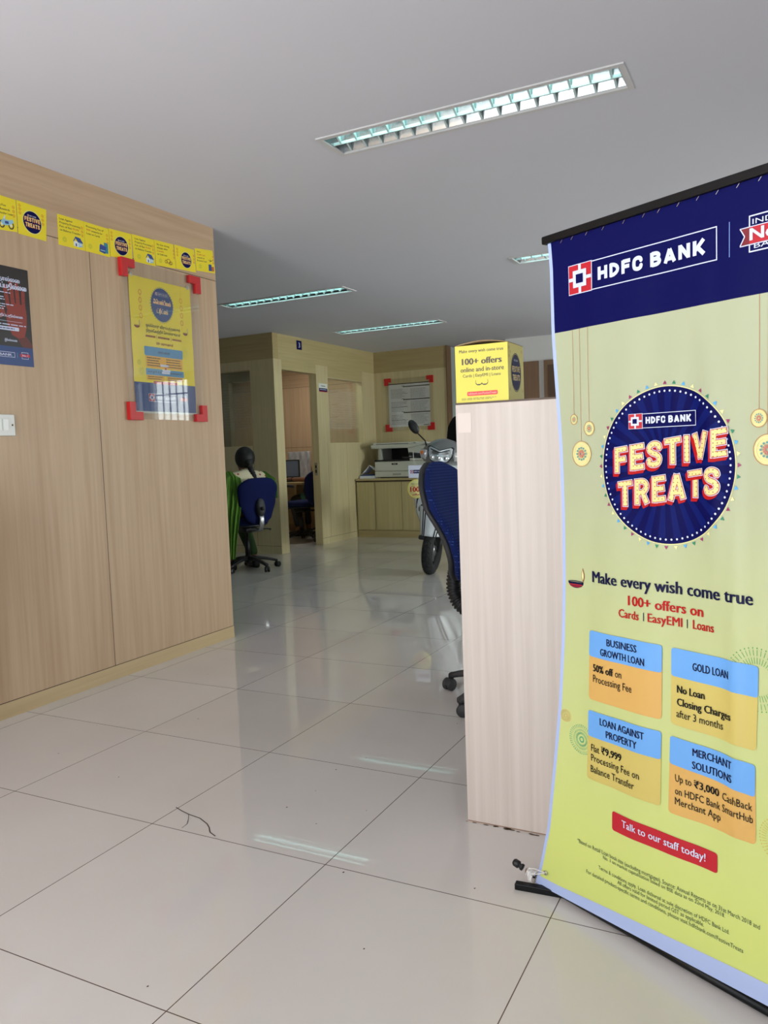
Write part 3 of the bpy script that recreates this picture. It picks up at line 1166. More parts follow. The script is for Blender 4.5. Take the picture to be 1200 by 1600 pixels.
def hem_z(u):
    return .0295 + .04 * (u - .03) / .66


strip(1.3257, 1.537, 'body', None, B_b, 0, 44, 12)
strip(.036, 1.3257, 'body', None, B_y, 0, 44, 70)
strip(.012, .036, 'body', None, B_hem, 0, 44, 3)
strip(.012, 1.537, 'hem', None, B_hem, 0, 2, 80)
strip(.012, 1.537, 'hemr', None, B_hem, 0, 2, 80)
# the white hem at the foot widens to the right
S.grid(lambda i, j: S.p(.03 + .66 * i, .034 + (.041 * i) * j, 1), 30, 2, B_hem)
# staples along the top
for u in (.1142, .1442, .1837, .2278, .28, .3272, .362, .4045, .4456, .4849, .5246, .565, .61, .65):
    S.line((u - .003, 1.5165), (u + .003, 1.5235), .0011, M_chrome, 2)
# logo, rule and badge
S.frame(.1340, 1.4002, .4836, 1.4607, .0020, B_w, 1, 12)
emblem(S, .1340, 1.4008, .1958, 1.4602, 2)
S.strokes('HDFC BANK', .2125, 1.4172, .2485, .0268, B_w, 2, .29)
S.rect(.5072, 1.4, .5086, 1.4614, P('pale_blue_rule', (120, 150, 214), .5), 1)
S.frame(.5446, 1.3994, .664, 1.4626, .0023, B_w, 1, 6)
rib = [(.5303, 1.4422), (.5446, 1.4422), (.664, 1.4422), (.6785, 1.4422), (.670, 1.428), (.6785, 1.4135), (.5303, 1.4135), (.5386, 1.428)]
S.quad(((.5285, 1.4118), (.6803, 1.4118), (.6803, 1.4440), (.5285, 1.4440)), B_w, 2, 12)
S.quad(((.5310, 1.4137), (.6778, 1.4137), (.6778, 1.4421), (.5310, 1.4421)), B_dred, 3, 12)
S.poly([(.5285, 1.4118), (.5285, 1.444), (.5382, 1.428)], B_b, 4)
S.poly([(.6803, 1.4118), (.6803, 1.444), (.6706, 1.428)], B_b, 4)
S.line((.5300, 1.4430), (.5386, 1.428), .0020, B_w, 5)
S.line((.5300, 1.4128), (.5386, 1.428), .0020, B_w, 5)
S.quad(((.5470, 1.4137), (.6620, 1.4137), (.6620, 1.4421), (.5470, 1.4421)), B_red, 4, 8)
S.text("INDIA'S", .5527, 1.4460, .072, .0088, B_w, 5, .01)
S.text('No.1', .5478, 1.4190, .070, .0205, B_w, 6, .05)
S.text('BANK', .5556, 1.4045, .062, .0085, B_w, 5, .01)
# hanging ornaments
for (u, zt, zc, ro) in ((.1384, 1.3255, 1.132, (.0108, .0114)), (.1592, 1.3255, 1.0563, (.0275, .0278)), (.1826, 1.3255, 1.1103, (.0145, .0155)),
                        (.5637, 1.3255, 1.111, (.0158, .0163)), (.5795, 1.3255, 1.0555, (.0265, .0275))):
    S.line((u, zc + ro[1]), (u, zt), .0010, B_orn, 1, 2)
    c = (u, zc)
    S.ring(c, ro, (ro[0] - .0012, ro[1] - .0012), B_orn, 3, 32)
    S.disc(c, ro, B_orn2, 1, 32)
    S.ring(c, (ro[0] * .80, ro[1] * .80), (ro[0] * .76, ro[1] * .76), B_pale, 3, 24)
    for i in range(12):
        a = 2 * PI * i / 12
        S.disc((u + ro[0] * .46 * math.cos(a), zc + ro[1] * .46 * math.sin(a)), ro[0] * .085, P('teal_dots', (96, 150, 150), .5), 3, 8)
        S.line((u + ro[0] * .1 * math.cos(a), zc + ro[1] * .1 * math.sin(a)), (u + ro[0] * .33 * math.cos(a), zc + ro[1] * .33 * math.sin(a)), ro[0] * .08, P('rose_petals', (196, 120, 106), .5), 3)
# the round seal
dc = (.3700, 1.0290)
festive(S, dc, (.1500, .1545), 1)
bank_logo(S, .2905, 1.1045, .4382, 1.1335, 4, w=.0012, tu0=.3276, tu1=.4282, tv=1.1132, cap=.0133, bold=.04)
for body, u, v, w, cap, rise in (('FESTIVE', .2545, 1.0146, .2520, .0515, .128), ('TREATS', .2630, .9445, .2290, .0515, .138)):
    for i, q in enumerate(((-.0046, -.0066), (-.0034, -.0049), (-.0022, -.0033), (-.0010, -.0016))):
        S.strokes(body, u, v, w, cap, B_rt, 5 + i * .2, .21, .03, rise, q)
    S.strokes(body, u, v, w, cap, B_w, 6.0, .21, .03, rise)
    S.strokes(body, u, v, w, cap, B_rt, 6.5, .21, .005, rise)
    S.strokes(body, u, v, w, cap, B_bulb, 7.0, .21, -.018, rise)
# headline
diya(S, .1345, .7715, .0215, 2)
diya(S, .6050, .7800, .0215, 2)
S.text('Make every wish come true', .1812, .7767, .3720, .0242, B_txt, 2, .045)
S.text('100+ offers on', .2786, .7395, .1716, .0201, B_rt, 2, .045)
S.text('Cards', .2545, .7112, .0510, .0176, B_rt, 2, .035)
S.text('EasyEMI', .3270, .7120, .0760, .0176, B_rt, 2, .035)
S.text('Loans', .4265, .7130, .0460, .0176, B_rt, 2, .035)
for u in (.3173, .4140):
    S.rect(u - .0009, .7118, u + .0009, .7292, B_txt, 2)


# fireworks sprays
def spray(c, r, col, n, rings, k):
    for i in range(n):
        a = 2 * PI * i / n
        for r0, r1 in rings:
            S.line((c[0] + r * r0 * math.cos(a), c[1] + r * r0 * math.sin(a)), (c[0] + r * r1 * math.cos(a), c[1] + r * r1 * math.sin(a)), .0011, col, k)
        S.disc((c[0] + r * math.cos(a), c[1] + r * math.sin(a)), .0014, col, k, 8)


spray((.1405, .4117), .033, P('spray_green', (92, 168, 122), .5), 40, ((.12, .22), (.36, .52), (.6, .72), (.82, .94)), 1)
spray((.0975, .4570), .0135, P('spray_sand', (206, 176, 104), .5), 26, ((.2, .4), (.55, .9)), 1)
spray((.5600, .6420), .058, P('spray_deep_green', (88, 158, 84), .5), 44, ((.5, .7), (.76, .94)), 1)
spray((.6050, .3560), .042, B_gold, 44, ((.1, .3), (.4, .6), (.7, .92)), 1)

# four offer boxes: body then header tab; corner order bl, br, tr, tl
boxes = [
    (((.1650, .5131), (.3554, .5144), (.3585, .6500), (.1700, .6500)), B_or, ((.1683, .6107), (.3575, .6118), (.3591, .6687), (.1712, .6686))),
    (((.3755, .5121), (.5578, .5088), (.5628, .6500), (.3782, .6500)), B_tan, ((.3779, .6105), (.5621, .6091), (.5632, .6675), (.3786, .6677))),
    (((.1556, .3288), (.3509, .3318), (.3545, .4700), (.1628, .4700)), B_tan, ((.1621, .4283), (.3530, .4305), (.3551, .4895), (.1634, .4875))),
    (((.3691, .3267), (.5557, .3310), (.5558, .4700), (.3738, .4700)), B_or, ((.3729, .4297), (.5548, .4215), (.5560, .4825), (.3744, .4872))),
]
for body, col, head in boxes:
    S.rrect(body, .008, col, 2.0, 22)
    S.rrect(head, .006, B_lb, 3.0, 22)
for t in (('BUSINESS', .2222, .6430, .0785, .0152), ('GROWTH LOAN', .2032, .6186, .1162, .0152), ('GOLD LOAN', .4263, .6310, .0780, .0152),
          ('LOAN AGAINST', .1984, .4622, .1178, .0155), ('PROPERTY', .2145, .4378, .0840, .0155), ('MERCHANT', .4248, .4604, .0861, .0150), ('SOLUTIONS', .4237, .4343, .0871, .0150)):
    S.text(t[0], t[1], t[2], t[3], t[4], B_txt, 4.2, .032)
for t in (('50% off', .1810, .5790, .0575, .0160, .018), ('on', .2430, .5790, .0166, .0160, .0), ('Processing Fee', .1805, .5550, .1060, .0160, .0),
          ('No Loan', .3910, .5792, .0610, .0148, .018), ('Closing Charges', .3907, .5533, .1188, .0148, .018), ('after 3 months', .3896, .5295, .1005, .0148, .0),
          ('Flat', .1713, .3960, .0240, .0158, .0), ('\u20b99,999', .2005, .3975, .0560, .0158, .018), ('Processing Fee on', .1707, .3735, .1323, .0158, .0), ('Balance Transfer', .1691, .3475, .1210, .0158, .0),
          ('Up to', .3861, .3970, .0360, .0146, .0), ('\u20b93,000', .4270, .3962, .0540, .0146, .018), ('CashBack', .4880, .3935, .0620, .0146, .0), ('on HDFC Bank SmartHub', .3858, .3705, .1653, .0146, .0), ('Merchant App', .3856, .3492, .0985, .0146, .0)):
    S.text(t[0], t[1], t[2], t[3], t[4], B_blk, 4.2, t[5] * 2 + .006)
S.rrect(((.2263, .2349), (.4764, .2414), (.4766, .2810), (.2271, .2782)), .006, B_red, 2, 18)
S.text('Talk to our staff today!', .2553, .2534, .1960, .0155, B_w, 4, .022, .010)
for t in (('*Based on Retail Loan book size (excluding mortgages). Source: Annual Reports as on 31st March 2018 and', .1264, .1676, .4374, .0092),
          ('No. 1 on market capitalisation based on BSE data as on 22nd May, 2018.', .2002, .1582, .2930, .0080),
          ('Terms & conditions apply. Loan disbursal at sole discretion of HDFC Bank Ltd.', .1871, .1292, .3152, .0088),
          ('All offers valid for limited period GST as applicable.', .2404, .1187, .2074, .0088),
          ('For detailed product-specific terms and conditions, please visit hdfcbank.com/FestiveTreats', .1526, .1056, .3778, .0088)):
    S.text(t[0], t[1], t[2], t[3], t[4], P('fine_print_green', (62, 84, 56), .5), 2, .0, .012)
S.build('fabric', ban)
# back of the fabric
S2 = Sheet(lambda u, v: warp(u, v) - .0022, .0)
S2.lift = lift
S2.grid(lambda i, j: S2.p(edge_l(.012 + 1.525 * j) * (1 - i) + edge_r(.012 + 1.525 * j) * i, .012 + 1.525 * j, 0), 30, 60, P('vinyl_back', (206, 206, 200), .6))
S2.build('backing', ban)

m = MB()
m.box(.0600, -.007, 1.5235, .7000, .010, 1.541, M_blackm)
m.build('top_rail', ban, bevel=.003)
m = MB()
m.tube([(-.004, .0135, .0125), (.72, .0135, .0125)], .0105, M_blackm, 14)
m.build('bottom_rail', ban)
m = MB()
m.tube([(.36, .028, .028), (.36, .028, 1.53)], .008, M_steel, 10)
m.build('pole', ban)
m = MB()
m.torus((.0295, -.0075, .0545), .0042, .0016, M_chrome, (0, 1, 0), 20, 8)
m.build('eyelet', ban)
iM = Matrix.Rotation(-BR, 4, 'Z') @ Matrix.Translation((.543, -1.815, 0))
w2l = lambda x, y, z: iM @ Vector((x, y, z))
m = MB()
Tm = iM @ Matrix.Translation((-.512, 1.799, 0)) @ Matrix.Rotation(math.radians(4), 4, 'Z')
m.box(-.084, -.008, 0, .13, .010, .016, M_blackm, Tm)
m.build('foot', ban, bevel=.002)
m = MB()
m.tube([(.360, .012, .0125), (.360, .30, .0125)], .010, M_blackm, 10)
m.build('foot', ban)
m = MB()
m.lathe([(.0, 0), (.0075, 0), (.0075, .012), (.0085, .014), (.0085, .026), (.0065, .028), (0, .029)], M_chrome, (-.012, .003, .0245), (-1, -.25, .25))
m.build('ferrule', ban)
m = MB()
m.lathe([(0, 0), (.0085, .001), (.0085, .006), (.0062, .008), (.0062, .011), (.0095, .013), (.0095, .025), (.006, .029), (0, .030)], M_black, (-.048, -.004, .0330), (-1, -.3, .35))
m.build('end_cap', ban)
m = MB()
M_string = P('white_string', (228, 224, 220), .8)
for k in range(6):
    pts = []
    off = -.010 + .004 * k
    for i in range(17):
        a = 2 * PI * i / 16
        pts.append((-.018 + off * .6 + .002 * math.sin(a * 2 + k), .002 + .0145 * math.cos(a), .0185 + .0175 * math.sin(a) + .001 * math.sin(3 * a + k)))
    m.tube(pts, .0013, M_string, 6)
for k in range(4):
    m.torus((-.034 + .004 * k, -.001, .029), .0095, .0013, M_string, (-1, -.3, .35), 18, 6)
m.tube([(-.026, -.010, .038), (-.020, -.012, .046), (.0, -.011, .0530), (.0285, -.0085, .0545)], .0013, M_string, 6)
m.tube([(-.012, -.012, .032), (.004, -.011, .042), (.0285, -.0085, .0540)], .0013, M_string, 6)
m.build('string', ban)

# ================================================================== counter, its worktop, the box on it
cy = 2.083
t = thing('counter', 'tall pale birch counter end panel behind the banner', 'counter', (-0.83, cy, 0))
m = MB()
m.box(0, 0, 0, 1.45, .035, 1.199, M_birch)
m.box(0, -.0004, .0, 1.45, 0, .003, P('glue_line', (150, 120, 100), .8))
m.build('front_panel', t)
m = MB()
m.box(0, .0, 1.199, 1.45, .26, 1.2045, P('dark_edge_strip', (92, 74, 62), .6))
m.build('top_edge', t)
m = MB()
m.box(.20, .035, .03, .235, 1.5, .72, M_birch)
m.build('side_panel', t)
m = MB()
m.box(.02, .035, .72, 1.45, 1.7, .75, M_birch)
m.build('desk_top', t, bevel=.002)
m = MB()   # bit of tape on the panel corner
m.box(.006, -.0008, 1.122, .045, 0, 1.176, P('pale_tape', (216, 200, 190), .35))
m.build('tape', t)

t = thing('cardboard_box', 'small yellow printed box with 100+ offers standing on the counter corner', 'box', (-0.829, 2.088, 1.2047), 0)
K_y = P('carton_yellow', (226, 212, 78), .45)
K_dark = P('carton_grey_print', (78, 66, 62), .5)
K_in = P('carton_kraft', (176, 146, 108), .8)
bw, bd, bh = .152, .142, .156
m = MB()
for r in ((0, 0, bw, .002), (0, bd - .002, bw, bd), (0, .002, .002, bd - .002), (bw - .002, .002, bw, bd - .002)):
    m.box(r[0], r[1], 0, r[2], r[3], bh, K_y)
m.box(.0022, .0022, 0, bw - .0022, bd - .0022, .002, K_y)
m.build('carton', t)
m = MB()
m.grid(lambda i, j: (bw * i, .002 + (bd - .004) * j, bh + .0105 * math.sin(PI * (i * .94 + .03)) * (1 - .25 * j)), 14, 6, K_in)
m.build('lid_flap', t, solid=.0015)
S = Sheet(layer=.0003)
S.text('Make every wish come true', .0125, .1365, .128, .0085, K_dark, 1, .02, -.006)
S.text('100+ offers', .0195, .1035, .116, .0170, K_dark, 1, .06, .0)
S.text('online and in-store', .0150, .0835, .126, .0125, K_dark, 1, .03, .0)
S.text('Cards | EasyEMI | Loans', .0215, .0690, .110, .0082, K_dark, 1, .015, .0)
for u in (.068, .085):
    S.ring((u, .052), (.0095, .007), (.0075, .0045), K_dark, 1, 16, PI, 2 * PI)
    S.rect(u - .006, .0475, u + .006, .0485, K_dark, 1)
S.line((.0585, .052), (.0595, .060), .001, K_dark)
S.line((.0945, .052), (.0935, .060), .001, K_dark)
S.rrect(((.0330, .0175), (.1215, .0175), (.1215, .0290), (.0330, .0290)), .003, P('carton_red', (226, 60, 62), .5), 1)
S.text('hdfcbank.com/FestiveTreats', .0365, .0208, .0815, .0058, P('carton_pale_letters', (250, 196, 180), .5), 2, .006)
S.lines(.016, .140, .006, .0125, 2, K_dark, 1, .35, .3, 5)
o = S.build('printed_front', t)
S = Sheet(layer=.0003)
dc2 = (.071, .078)
S.disc(dc2, (.041, .050), B_b, 1, 40)
S.ring(dc2, (.0445, .0535), (.0425, .0515), B_b, 1, 40)
S.text('HDFC BANK', .053, .1085, .036, .0055, B_w, 2, .01)
S.strokes('FESTIVE', .036, .078, .068, .0165, B_cream, 2, .2, 0, .03)
S.strokes('TREATS', .039, .055, .064, .0165, B_cream, 2, .2, 0, .03)
for i, (u, v) in enumerate(((.012, .142), (.022, .132), (.012, .120), (.125, .14), (.128, .03), (.014, .03))):
    S.disc((u, v), .005, P('carton_pattern', (206, 184, 60), .5), 1, 12)
o = S.build('printed_side', t)
o.location = (bw, 0, 0)
o.rotation_euler = (0, 0, PI / 2)

# ================================================================== things on the near left wall
RW = PI / 2
C_y = P('card_yellow', (240, 218, 22), .5)
C_txt = P('card_black_print', (52, 44, 30), .5)
C_or = P('card_orange_print', (214, 106, 22), .5)
C_pat = P('card_pattern', (222, 186, 26), .5)
C_blue = P('card_blue', (30, 66, 140), .5)
C_lblue = P('card_light_blue', (150, 196, 214), .5)
C_teal = P('card_teal', (20, 128, 150), .5)
C_white = P('card_white', (226, 232, 232), .5)


def card(corners, label, art):
    """corners: (y, z) of tl, tr, br, bl on the wall"""
    tl, tr, br, bl = corners
    y0, z0 = bl
    o_ = lambda p: (p[0] - y0, p[1] - z0)
    S = Sheet(layer=.0003)
    q = (o_(bl), o_(br), o_(tr), o_(tl))
    S.quad(q, C_y, .5)
    vs = [(u, 0, v) for u, v in q] + [(u, .0012, v) for u, v in q]
    S.add(vs, [(4, 5, 6, 7), (0, 4, 5, 1), (1, 5, 6, 2), (2, 6, 7, 3), (3, 7, 4, 0)], C_y)
    w, h = q[1][0], q[3][1]
    base = q
    sheared = lambda u, v: (u, v)

    class V(Sheet):
        pass
    S.warp = None
    sl = (q[1][1] + q[2][1] - q[0][1] - q[3][1]) / 2 / w
    old = S.p
    S.p = lambda u, v, k: old(u, v + sl * u, k)
    art(S, w, (q[3][1] - q[0][1] + q[2][1] - q[1][1]) / 2)
    me = S.build('bunting_card')
    me.location = (XL + .0016, y0, z0)
    me.rotation_euler = (0, 0, RW)
    return tag(me, label, 'card', 'yellow cards in a row along the wall')


def pattern(S, w, h, left, right):
    for i in range(3):
        if left:
            S.ring((.014, h - .018 - .016 * i), .0065, .0048, C_or, 1, 16)
            S.disc((.014, h - .018 - .016 * i), .0022, C_or, 1, 10)
        if right:
            S.ring((w - .013, h - .034 - .018 * i), .0065, .0048, C_or, 1, 16)
            S.disc((w - .013, h - .034 - .018 * i), .0022, C_or, 1, 10)


def art_festive(S, w, h):
    pattern(S, w, h, True, True)
    c = (w * .52, h * .46)
    r = min(w, h) * .335
    S.disc(c, r * 1.06, B_pale, 1, 40)
    S.disc(c, r, B_b, 2, 40)
    emblem(S, c[0] - r * .5, c[1] + r * .48, c[0] - r * .34, c[1] + r * .64, 3)
    S.text('HDFC BANK', c[0] - r * .28, c[1] + r * .50, r * .75, r * .12, B_w, 3, .02)
    S.strokes('FESTIVE', c[0] - r * .86, c[1] + r * .02, r * 1.72, r * .38, B_rt, 3, .2, .05)
    S.strokes('TREATS', c[0] - r * .80, c[1] - r * .50, r * 1.60, r * .38, B_rt, 3, .2, .05)
    S.strokes('FESTIVE', c[0] - r * .84, c[1] + r * .03, r * 1.70, r * .38, B_cream, 4, .2)
    S.strokes('TREATS', c[0] - r * .78, c[1] - r * .49, r * 1.58, r * .38, B_cream, 4, .2)


def rows(S, h, lines, cap=.0085, u=.012, top=.022, step=.0165):
    for i, row in enumerate(lines):
        uu = u
        for txt, col in row:
            wdt = len(txt) * cap * .72
            S.text(txt, uu, h - top - step * i, wdt, cap, col, 1, .03)
            uu += wdt + cap * .5


def house(S, u, v, s):
    S.poly([(u, v), (u + s * .55, v - s * .05), (u + s * .55, v + s * .42), (u, v + s * .45)], C_white, 1)
    S.poly([(u + s * .55, v - s * .05), (u + s, v + s * .05), (u + s, v + s * .38), (u + s * .55, v + s * .42)], C_lblue, 1)
    S.poly([(u - s * .06, v + s * .42), (u + s * .22, v + s * .85), (u + s * .62, v + s * .4), (u + s * .5, v + s * .36), (u + s * .22, v + s * .68), (u + .0, v + s * .36)], C_blue, 2)
    S.poly([(u + s * .22, v + s * .85), (u + s * .75, v + s * .78), (u + s * 1.08, v + s * .35), (u + s * .6, v + s * .4)], C_blue, 2.3)
    S.rect(u + s * .2, v, u + s * .34, v + s * .25, C_blue, 3)
    S.rect(u + s * .65, v + s * .12, u + s * .78, v + s * .28, C_white, 3)
    S.rect(u + s * .84, v + s * .14, u + s * .94, v + s * .28, C_white, 3)


def burst(S, u, v, r):
    for i in range(14):
        a = 2 * PI * i / 14
        S.line((u + r * .3 * math.cos(a), v + r * .3 * math.sin(a)), (u + r * math.cos(a), v + r * math.sin(a)), r * .14, P('card_burst', (190, 190, 40), .5), 1)


def art_house(S, w, h):
    pattern(S, w, h, False, True)
    rows(S, h, [[('Loan Against', C_txt)], [('Property Processing', C_txt)], [('Fee of flat', C_txt), ('\u20b99,999', C_or)], [('on Balance Transfer', C_txt)]], cap=.0088)
    house(S, w * .57, .012, .052)
    burst(S, .036, .03, .014)


def art_cards(S, w, h):
    pattern(S, w, h, False, True)
    rows(S, h, [[('Processing Fee of', C_txt)], [('\u20b9999', C_or), ('onwards for', C_txt)], [('Loan on Cards', C_txt)]], cap=.0088)
    S.poly([(w * .56, .016), (w * .80, .010), (w * .84, .036), (w * .58, .044)], C_blue, 1)
    S.poly([(w * .58, .044), (w * .84, .036), (w * .86, .044), (w * .62, .054)], P('card_indigo', (52, 60, 150), .5), 1)
    S.rect(w * .76, .014, w * .93, .064, C_teal, 0.8)
    S.rect(w * .60, .022, w * .80, .026, C_lblue, 2)
    burst(S, .03, .028, .013)


def art_gold(S, w, h):
    pattern(S, w, h, False, True)
    rows(S, h, [[('No loan closing', C_txt)], [('charges after', C_txt)], [('3 months', C_or)], [('on Gold Loan', C_txt)]], cap=.0088)
    g = P('card_bangle_gold', (176, 120, 28), .5)
    for i, (u, v, r) in enumerate(((.078, .030, .011), (.096, .034, .016), (.114, .026, .012), (.106, .024, .010))):
        S.ring((u, v), (r, r * .8), (r * .72, r * .55), g if i % 2 else P('card_brown', (92, 60, 26), .5), 1 + i * .4, 24)
    burst(S, .034, .028, .013)


def art_bike(S, w, h):
    pattern(S, w, h, False, True)
    rows(S, h, [[('No', C_txt)], [('Processing Fee', C_txt)], [('and extra Rewards', C_txt)], [('on Two-wheeler Loan', C_txt)]], cap=.0088)
    for u in (w * .50, w * .80):
        S.ring((u, .030), (.0145, .0165), (.009, .011), C_txt, 2, 24)
        S.disc((u, .030), (.005, .006), C_white, 2, 16)
    S.poly([(w * .46, .040), (w * .56, .054), (w * .70, .050), (w * .86, .056), (w * .90, .044), (w * .72, .030), (w * .56, .026)], C_lblue, 3)
    S.poly([(w * .54, .052), (w * .60, .068), (w * .63, .067), (w * .60, .052)], C_white, 3)
    S.rect(w * .60, .034, w * .72, .045, C_blue, 4)


def art_travel(S, w, h):
    pattern(S, w, h, False, True)
    rows(S, h, [[('Get a', C_txt)], [('\u20b92,000 Cash', C_or)], [('rewards on', C_txt)], [('Personal Loan', C_txt)]], cap=.0088)
    S.rect(w * .66, .008, w * .82, .045, C_blue, 1)
    S.rect(w * .82, .008, w * .95, .034, P('card_rust', (190, 96, 40), .5), 1)
    S.poly([(w * .60, .070), (w * .80, .062), (w * .96, .074), (w * .80, .066)], C_txt, 1)
    S.poly([(w * .72, .056), (w * .82, .064), (w * .74, .080), (w * .78, .066)], C_txt, 1)
    burst(S, .036, .026, .014)


card([(2.284, 2.2225), (2.4345, 2.2205), (2.433, 2.084), (2.282, 2.07)], 'yellow card with a motorbike, leftmost of the row on the wall', art_bike)
card([(2.438, 2.2215), (2.594, 2.219), (2.583, 2.078), (2.438, 2.080)], 'yellow card with a navy round seal just left of the gap in the row', art_festive)
card([(2.654, 2.2165), (2.806, 2.2185), (2.806, 2.081), (2.651, 2.078)], 'yellow card with a house, just right of the gap in the row', art_house)
card([(2.807, 2.2185), (2.961, 2.218), (2.962, 2.082), (2.808, 2.081)], 'yellow card picturing a teal booklet and blue box above the wall seam', art_cards)
card([(2.963, 2.222), (3.114, 2.227), (3.112, 2.093), (2.965, 2.088)], 'yellow card with a navy seal touching the red clamp of the poster holder', art_festive)
card([(3.117, 2.229), (3.276, 2.233), (3.279, 2.098), (3.124, 2.094)], 'yellow card with a blue-roofed house, right of the clamped navy seal card', art_house)
card([(3.278, 2.236), (3.424, 2.241), (3.438, 2.115), (3.284, 2.104)], 'yellow card with gold bangles and an orange text line, third from the wall corner', art_gold)
card([(3.432, 2.243), (3.594, 2.247), (3.602, 2.124), (3.440, 2.116)], 'yellow card with a navy round seal, second from the wall corner', art_festive)
card([(3.602, 2.259), (3.757, 2.276), (3.772, 2.149), (3.606, 2.136)], 'yellow card with an aeroplane, last in the row at the wall corner', art_travel)

# poster with a red hand on black
t = thing('dark_poster', 'black poster with a red raised hand and white Tamil lettering on the left wall', 'poster', (XL + .0016, 2.0, 1.508), RW)
S = Sheet(layer=.0003)
D_k = P('poster_black', (30, 20, 18), .35)
D_h = P('poster_hand_red', (138, 42, 26), .4)
D_h2 = P('poster_hand_dark', (92, 28, 20), .4)
D_b = P('poster_blue', (16, 54, 116), .35)
W_, H_ = .470, .420
S.slab(0, 0, W_, H_, .0012, D_k)
S.rect(0, 0, W_, .081, D_b, 1)
# the hand: palm, four fingers, wrist
palm = [(.345, .205), (.352, .17), (.37, .13), (.40, .118), (.432, .125), (.446, .17), (.450, .22), (.446, .262), (.40, .268), (.36, .258)]
S.poly(palm, D_h, 1)
for (u, v, u2, v2, w) in ((.360, .24, .349, .330, .020), (.385, .25, .378, .350, .0205), (.410, .255, .407, .347, .0205), (.436, .25, .438, .318, .018)):
    S.line((u, v), (u2, v2), w, D_h, 2)
    S.disc((u2, v2), w / 2, D_h, 2.2, 16)
    for f in (.35, .68):
        S.line((u + (u2 - u) * f - w * .4, v + (v2 - v) * f), (u + (u2 - u) * f + w * .4, v + (v2 - v) * f), .0016, D_h2, 3)
S.poly([(.39, .125), (.44, .13), (.470, .098), (.470, .0815), (.42, .0815)], D_h2, .8)
S.poly([(.345, .21), (.30, .19), (.292, .20), (.335, .25)], D_h, 1.2)
for a, b3 in (((.36, .19), (.44, .215)), ((.365, .165), (.43, .185))):
    S.line(a, b3, .0022, D_h2, 3)
S.text('\u0b85\u0bb5\u0bb0\u0b9f\u0bc8\u0baf \u0ba4\u0bbe\u0bb2\u0bcd\u0bb2\u0bc8', .18, .356, .245, .017, B_w, 4, .05)
S.text('\u0b89\u0b99\u0bcd\u0b95\u0bb3\u0bc8 \u0bae\u0ba4\u0bbf\u0baa\u0bcd\u0baa\u0ba4\u0bbf\u0bb2\u0bcd\u0bb2\u0bc8', .16, .326, .297, .020, B_w, 4, .06)
S.lines(.20, .395, .232, .312, 8, B_w, 4, .35, .45, 3)
S.text('\u0bae\u0ba4\u0bbf\u0baa\u0bcd\u0baa\u0ba4\u0bbf\u0bb2\u0bcd\u0bb2\u0bc8', .30, .205, .128, .010, B_w, 4, .05)
S.line((.15, .187), (.425, .187), .0012, B_w, 4)
S.lines(.15, .445, .168, .178, 1, B_w, 4, .4, .05, 4)
S.rrect(((.22, .148), (.405, .148), (.405, .164), (.22, .164)), .004, B_w, 4)
S.lines(.24, .395, .153, .159, 1, B_b, 5, .6, .1, 6)
S.text('\u0b87\u0bb2\u0bcd\u0bb2\u0bc8', .33, .102, .062, .009, B_w, 4, .04)
S.frame(.215, .034, .376, .056, .0018, B_w, 2)
S.text('HDFC', .225, .0395, .055, .010, B_w, 2, .04)
S.text('BANK', .3, .0395, .062, .010, B_w, 2, .04)
S.line((.388, .034), (.388, .056), .0008, C_lblue, 2)
S.frame(.410, .031, .444, .060, .0016, B_w, 2)
S.rect(.402, .040, .452, .052, B_red, 3)
S.text('No.1', .412, .0425, .030, .007, B_w, 4, .04)
S.build('sheet', t)

# white switch plate
t = thing('switch_plate', 'white electrical switch plate on the panelled wall below the black poster', 'switch', (XL + .0005, 2.115, 1.205), RW)
P_sw = P('switch_white', (226, 226, 220), .35)
m = MB()
m.box(0, -.010, 0, .230, 0, .091, P_sw)
m.build('plate', t, bevel=.003)
for u in (.08, .115, .150, .183):
    m = MB()
    m.box(u - .0135, -.0135, .022, u + .0135, -.010, .072, P('switch_key', (236, 236, 231), .3))
    m.build('rocker', t, bevel=.0015)
for u in (.011, .216):
    m = MB()
    m.lathe([(0, 0), (.004, 0), (.004, .0015), (0, .002)], P('screw_brass', (110, 90, 62), .4, .8), (u, -.010, .046), (0, -1, 0), 14)
    m.build('screw', t)

# clear acrylic holder with red corner clamps
hx, hy0, hz0, hy1, hz1 = XL + .012, 3.016, 1.292, 3.602, 2.088
t = thing('poster_holder', 'clear acrylic sheet with four red corner clamps on the left wall by its corner', 'poster holder', (hx, hy0, hz0), RW)
m = MB()
wA, hA = hy1 - hy0, hz1 - hz0
m.box(0, -.003, 0, wA, 0, hA, M_acrylic)
m.build('acrylic_sheet', t)


def clamp_mb(w, th, d0, d1, mat, sx, sz):
    """L-shaped corner, arms of length w and width th, opening towards +sx, +sz"""
    pts = [(-.006, -.006), (w, -.006), (w, th), (th, th), (th, w), (-.006, w)]
    pts = [(x * sx, z * sz) for x, z in pts]
    m = MB()
    n = len(pts)
    vs = [(x, d0, z) for x, z in pts] + [(x, d1, z) for x, z in pts]
    fs = [(0, 1, 2, 3), (0, 3, 4, 5), (n, n + 3, n + 2, n + 1), (n, n + 5, n + 4, n + 3)] + [(i, (i + 1) % n, n + (i + 1) % n, n + i) for i in range(n)]
    m.add(vs, fs, mat)
    return m


for (u, v, sx, sz) in ((0, 0, 1, 1), (wA, 0, -1, 1), (0, hA, 1, -1), (wA, hA, -1, -1)):
    o = clamp_mb(.086, .036, -.014, .0115, M_red, sx, sz).build('corner_clamp', t, bevel=.002)
    o.location = (u, 0, v)

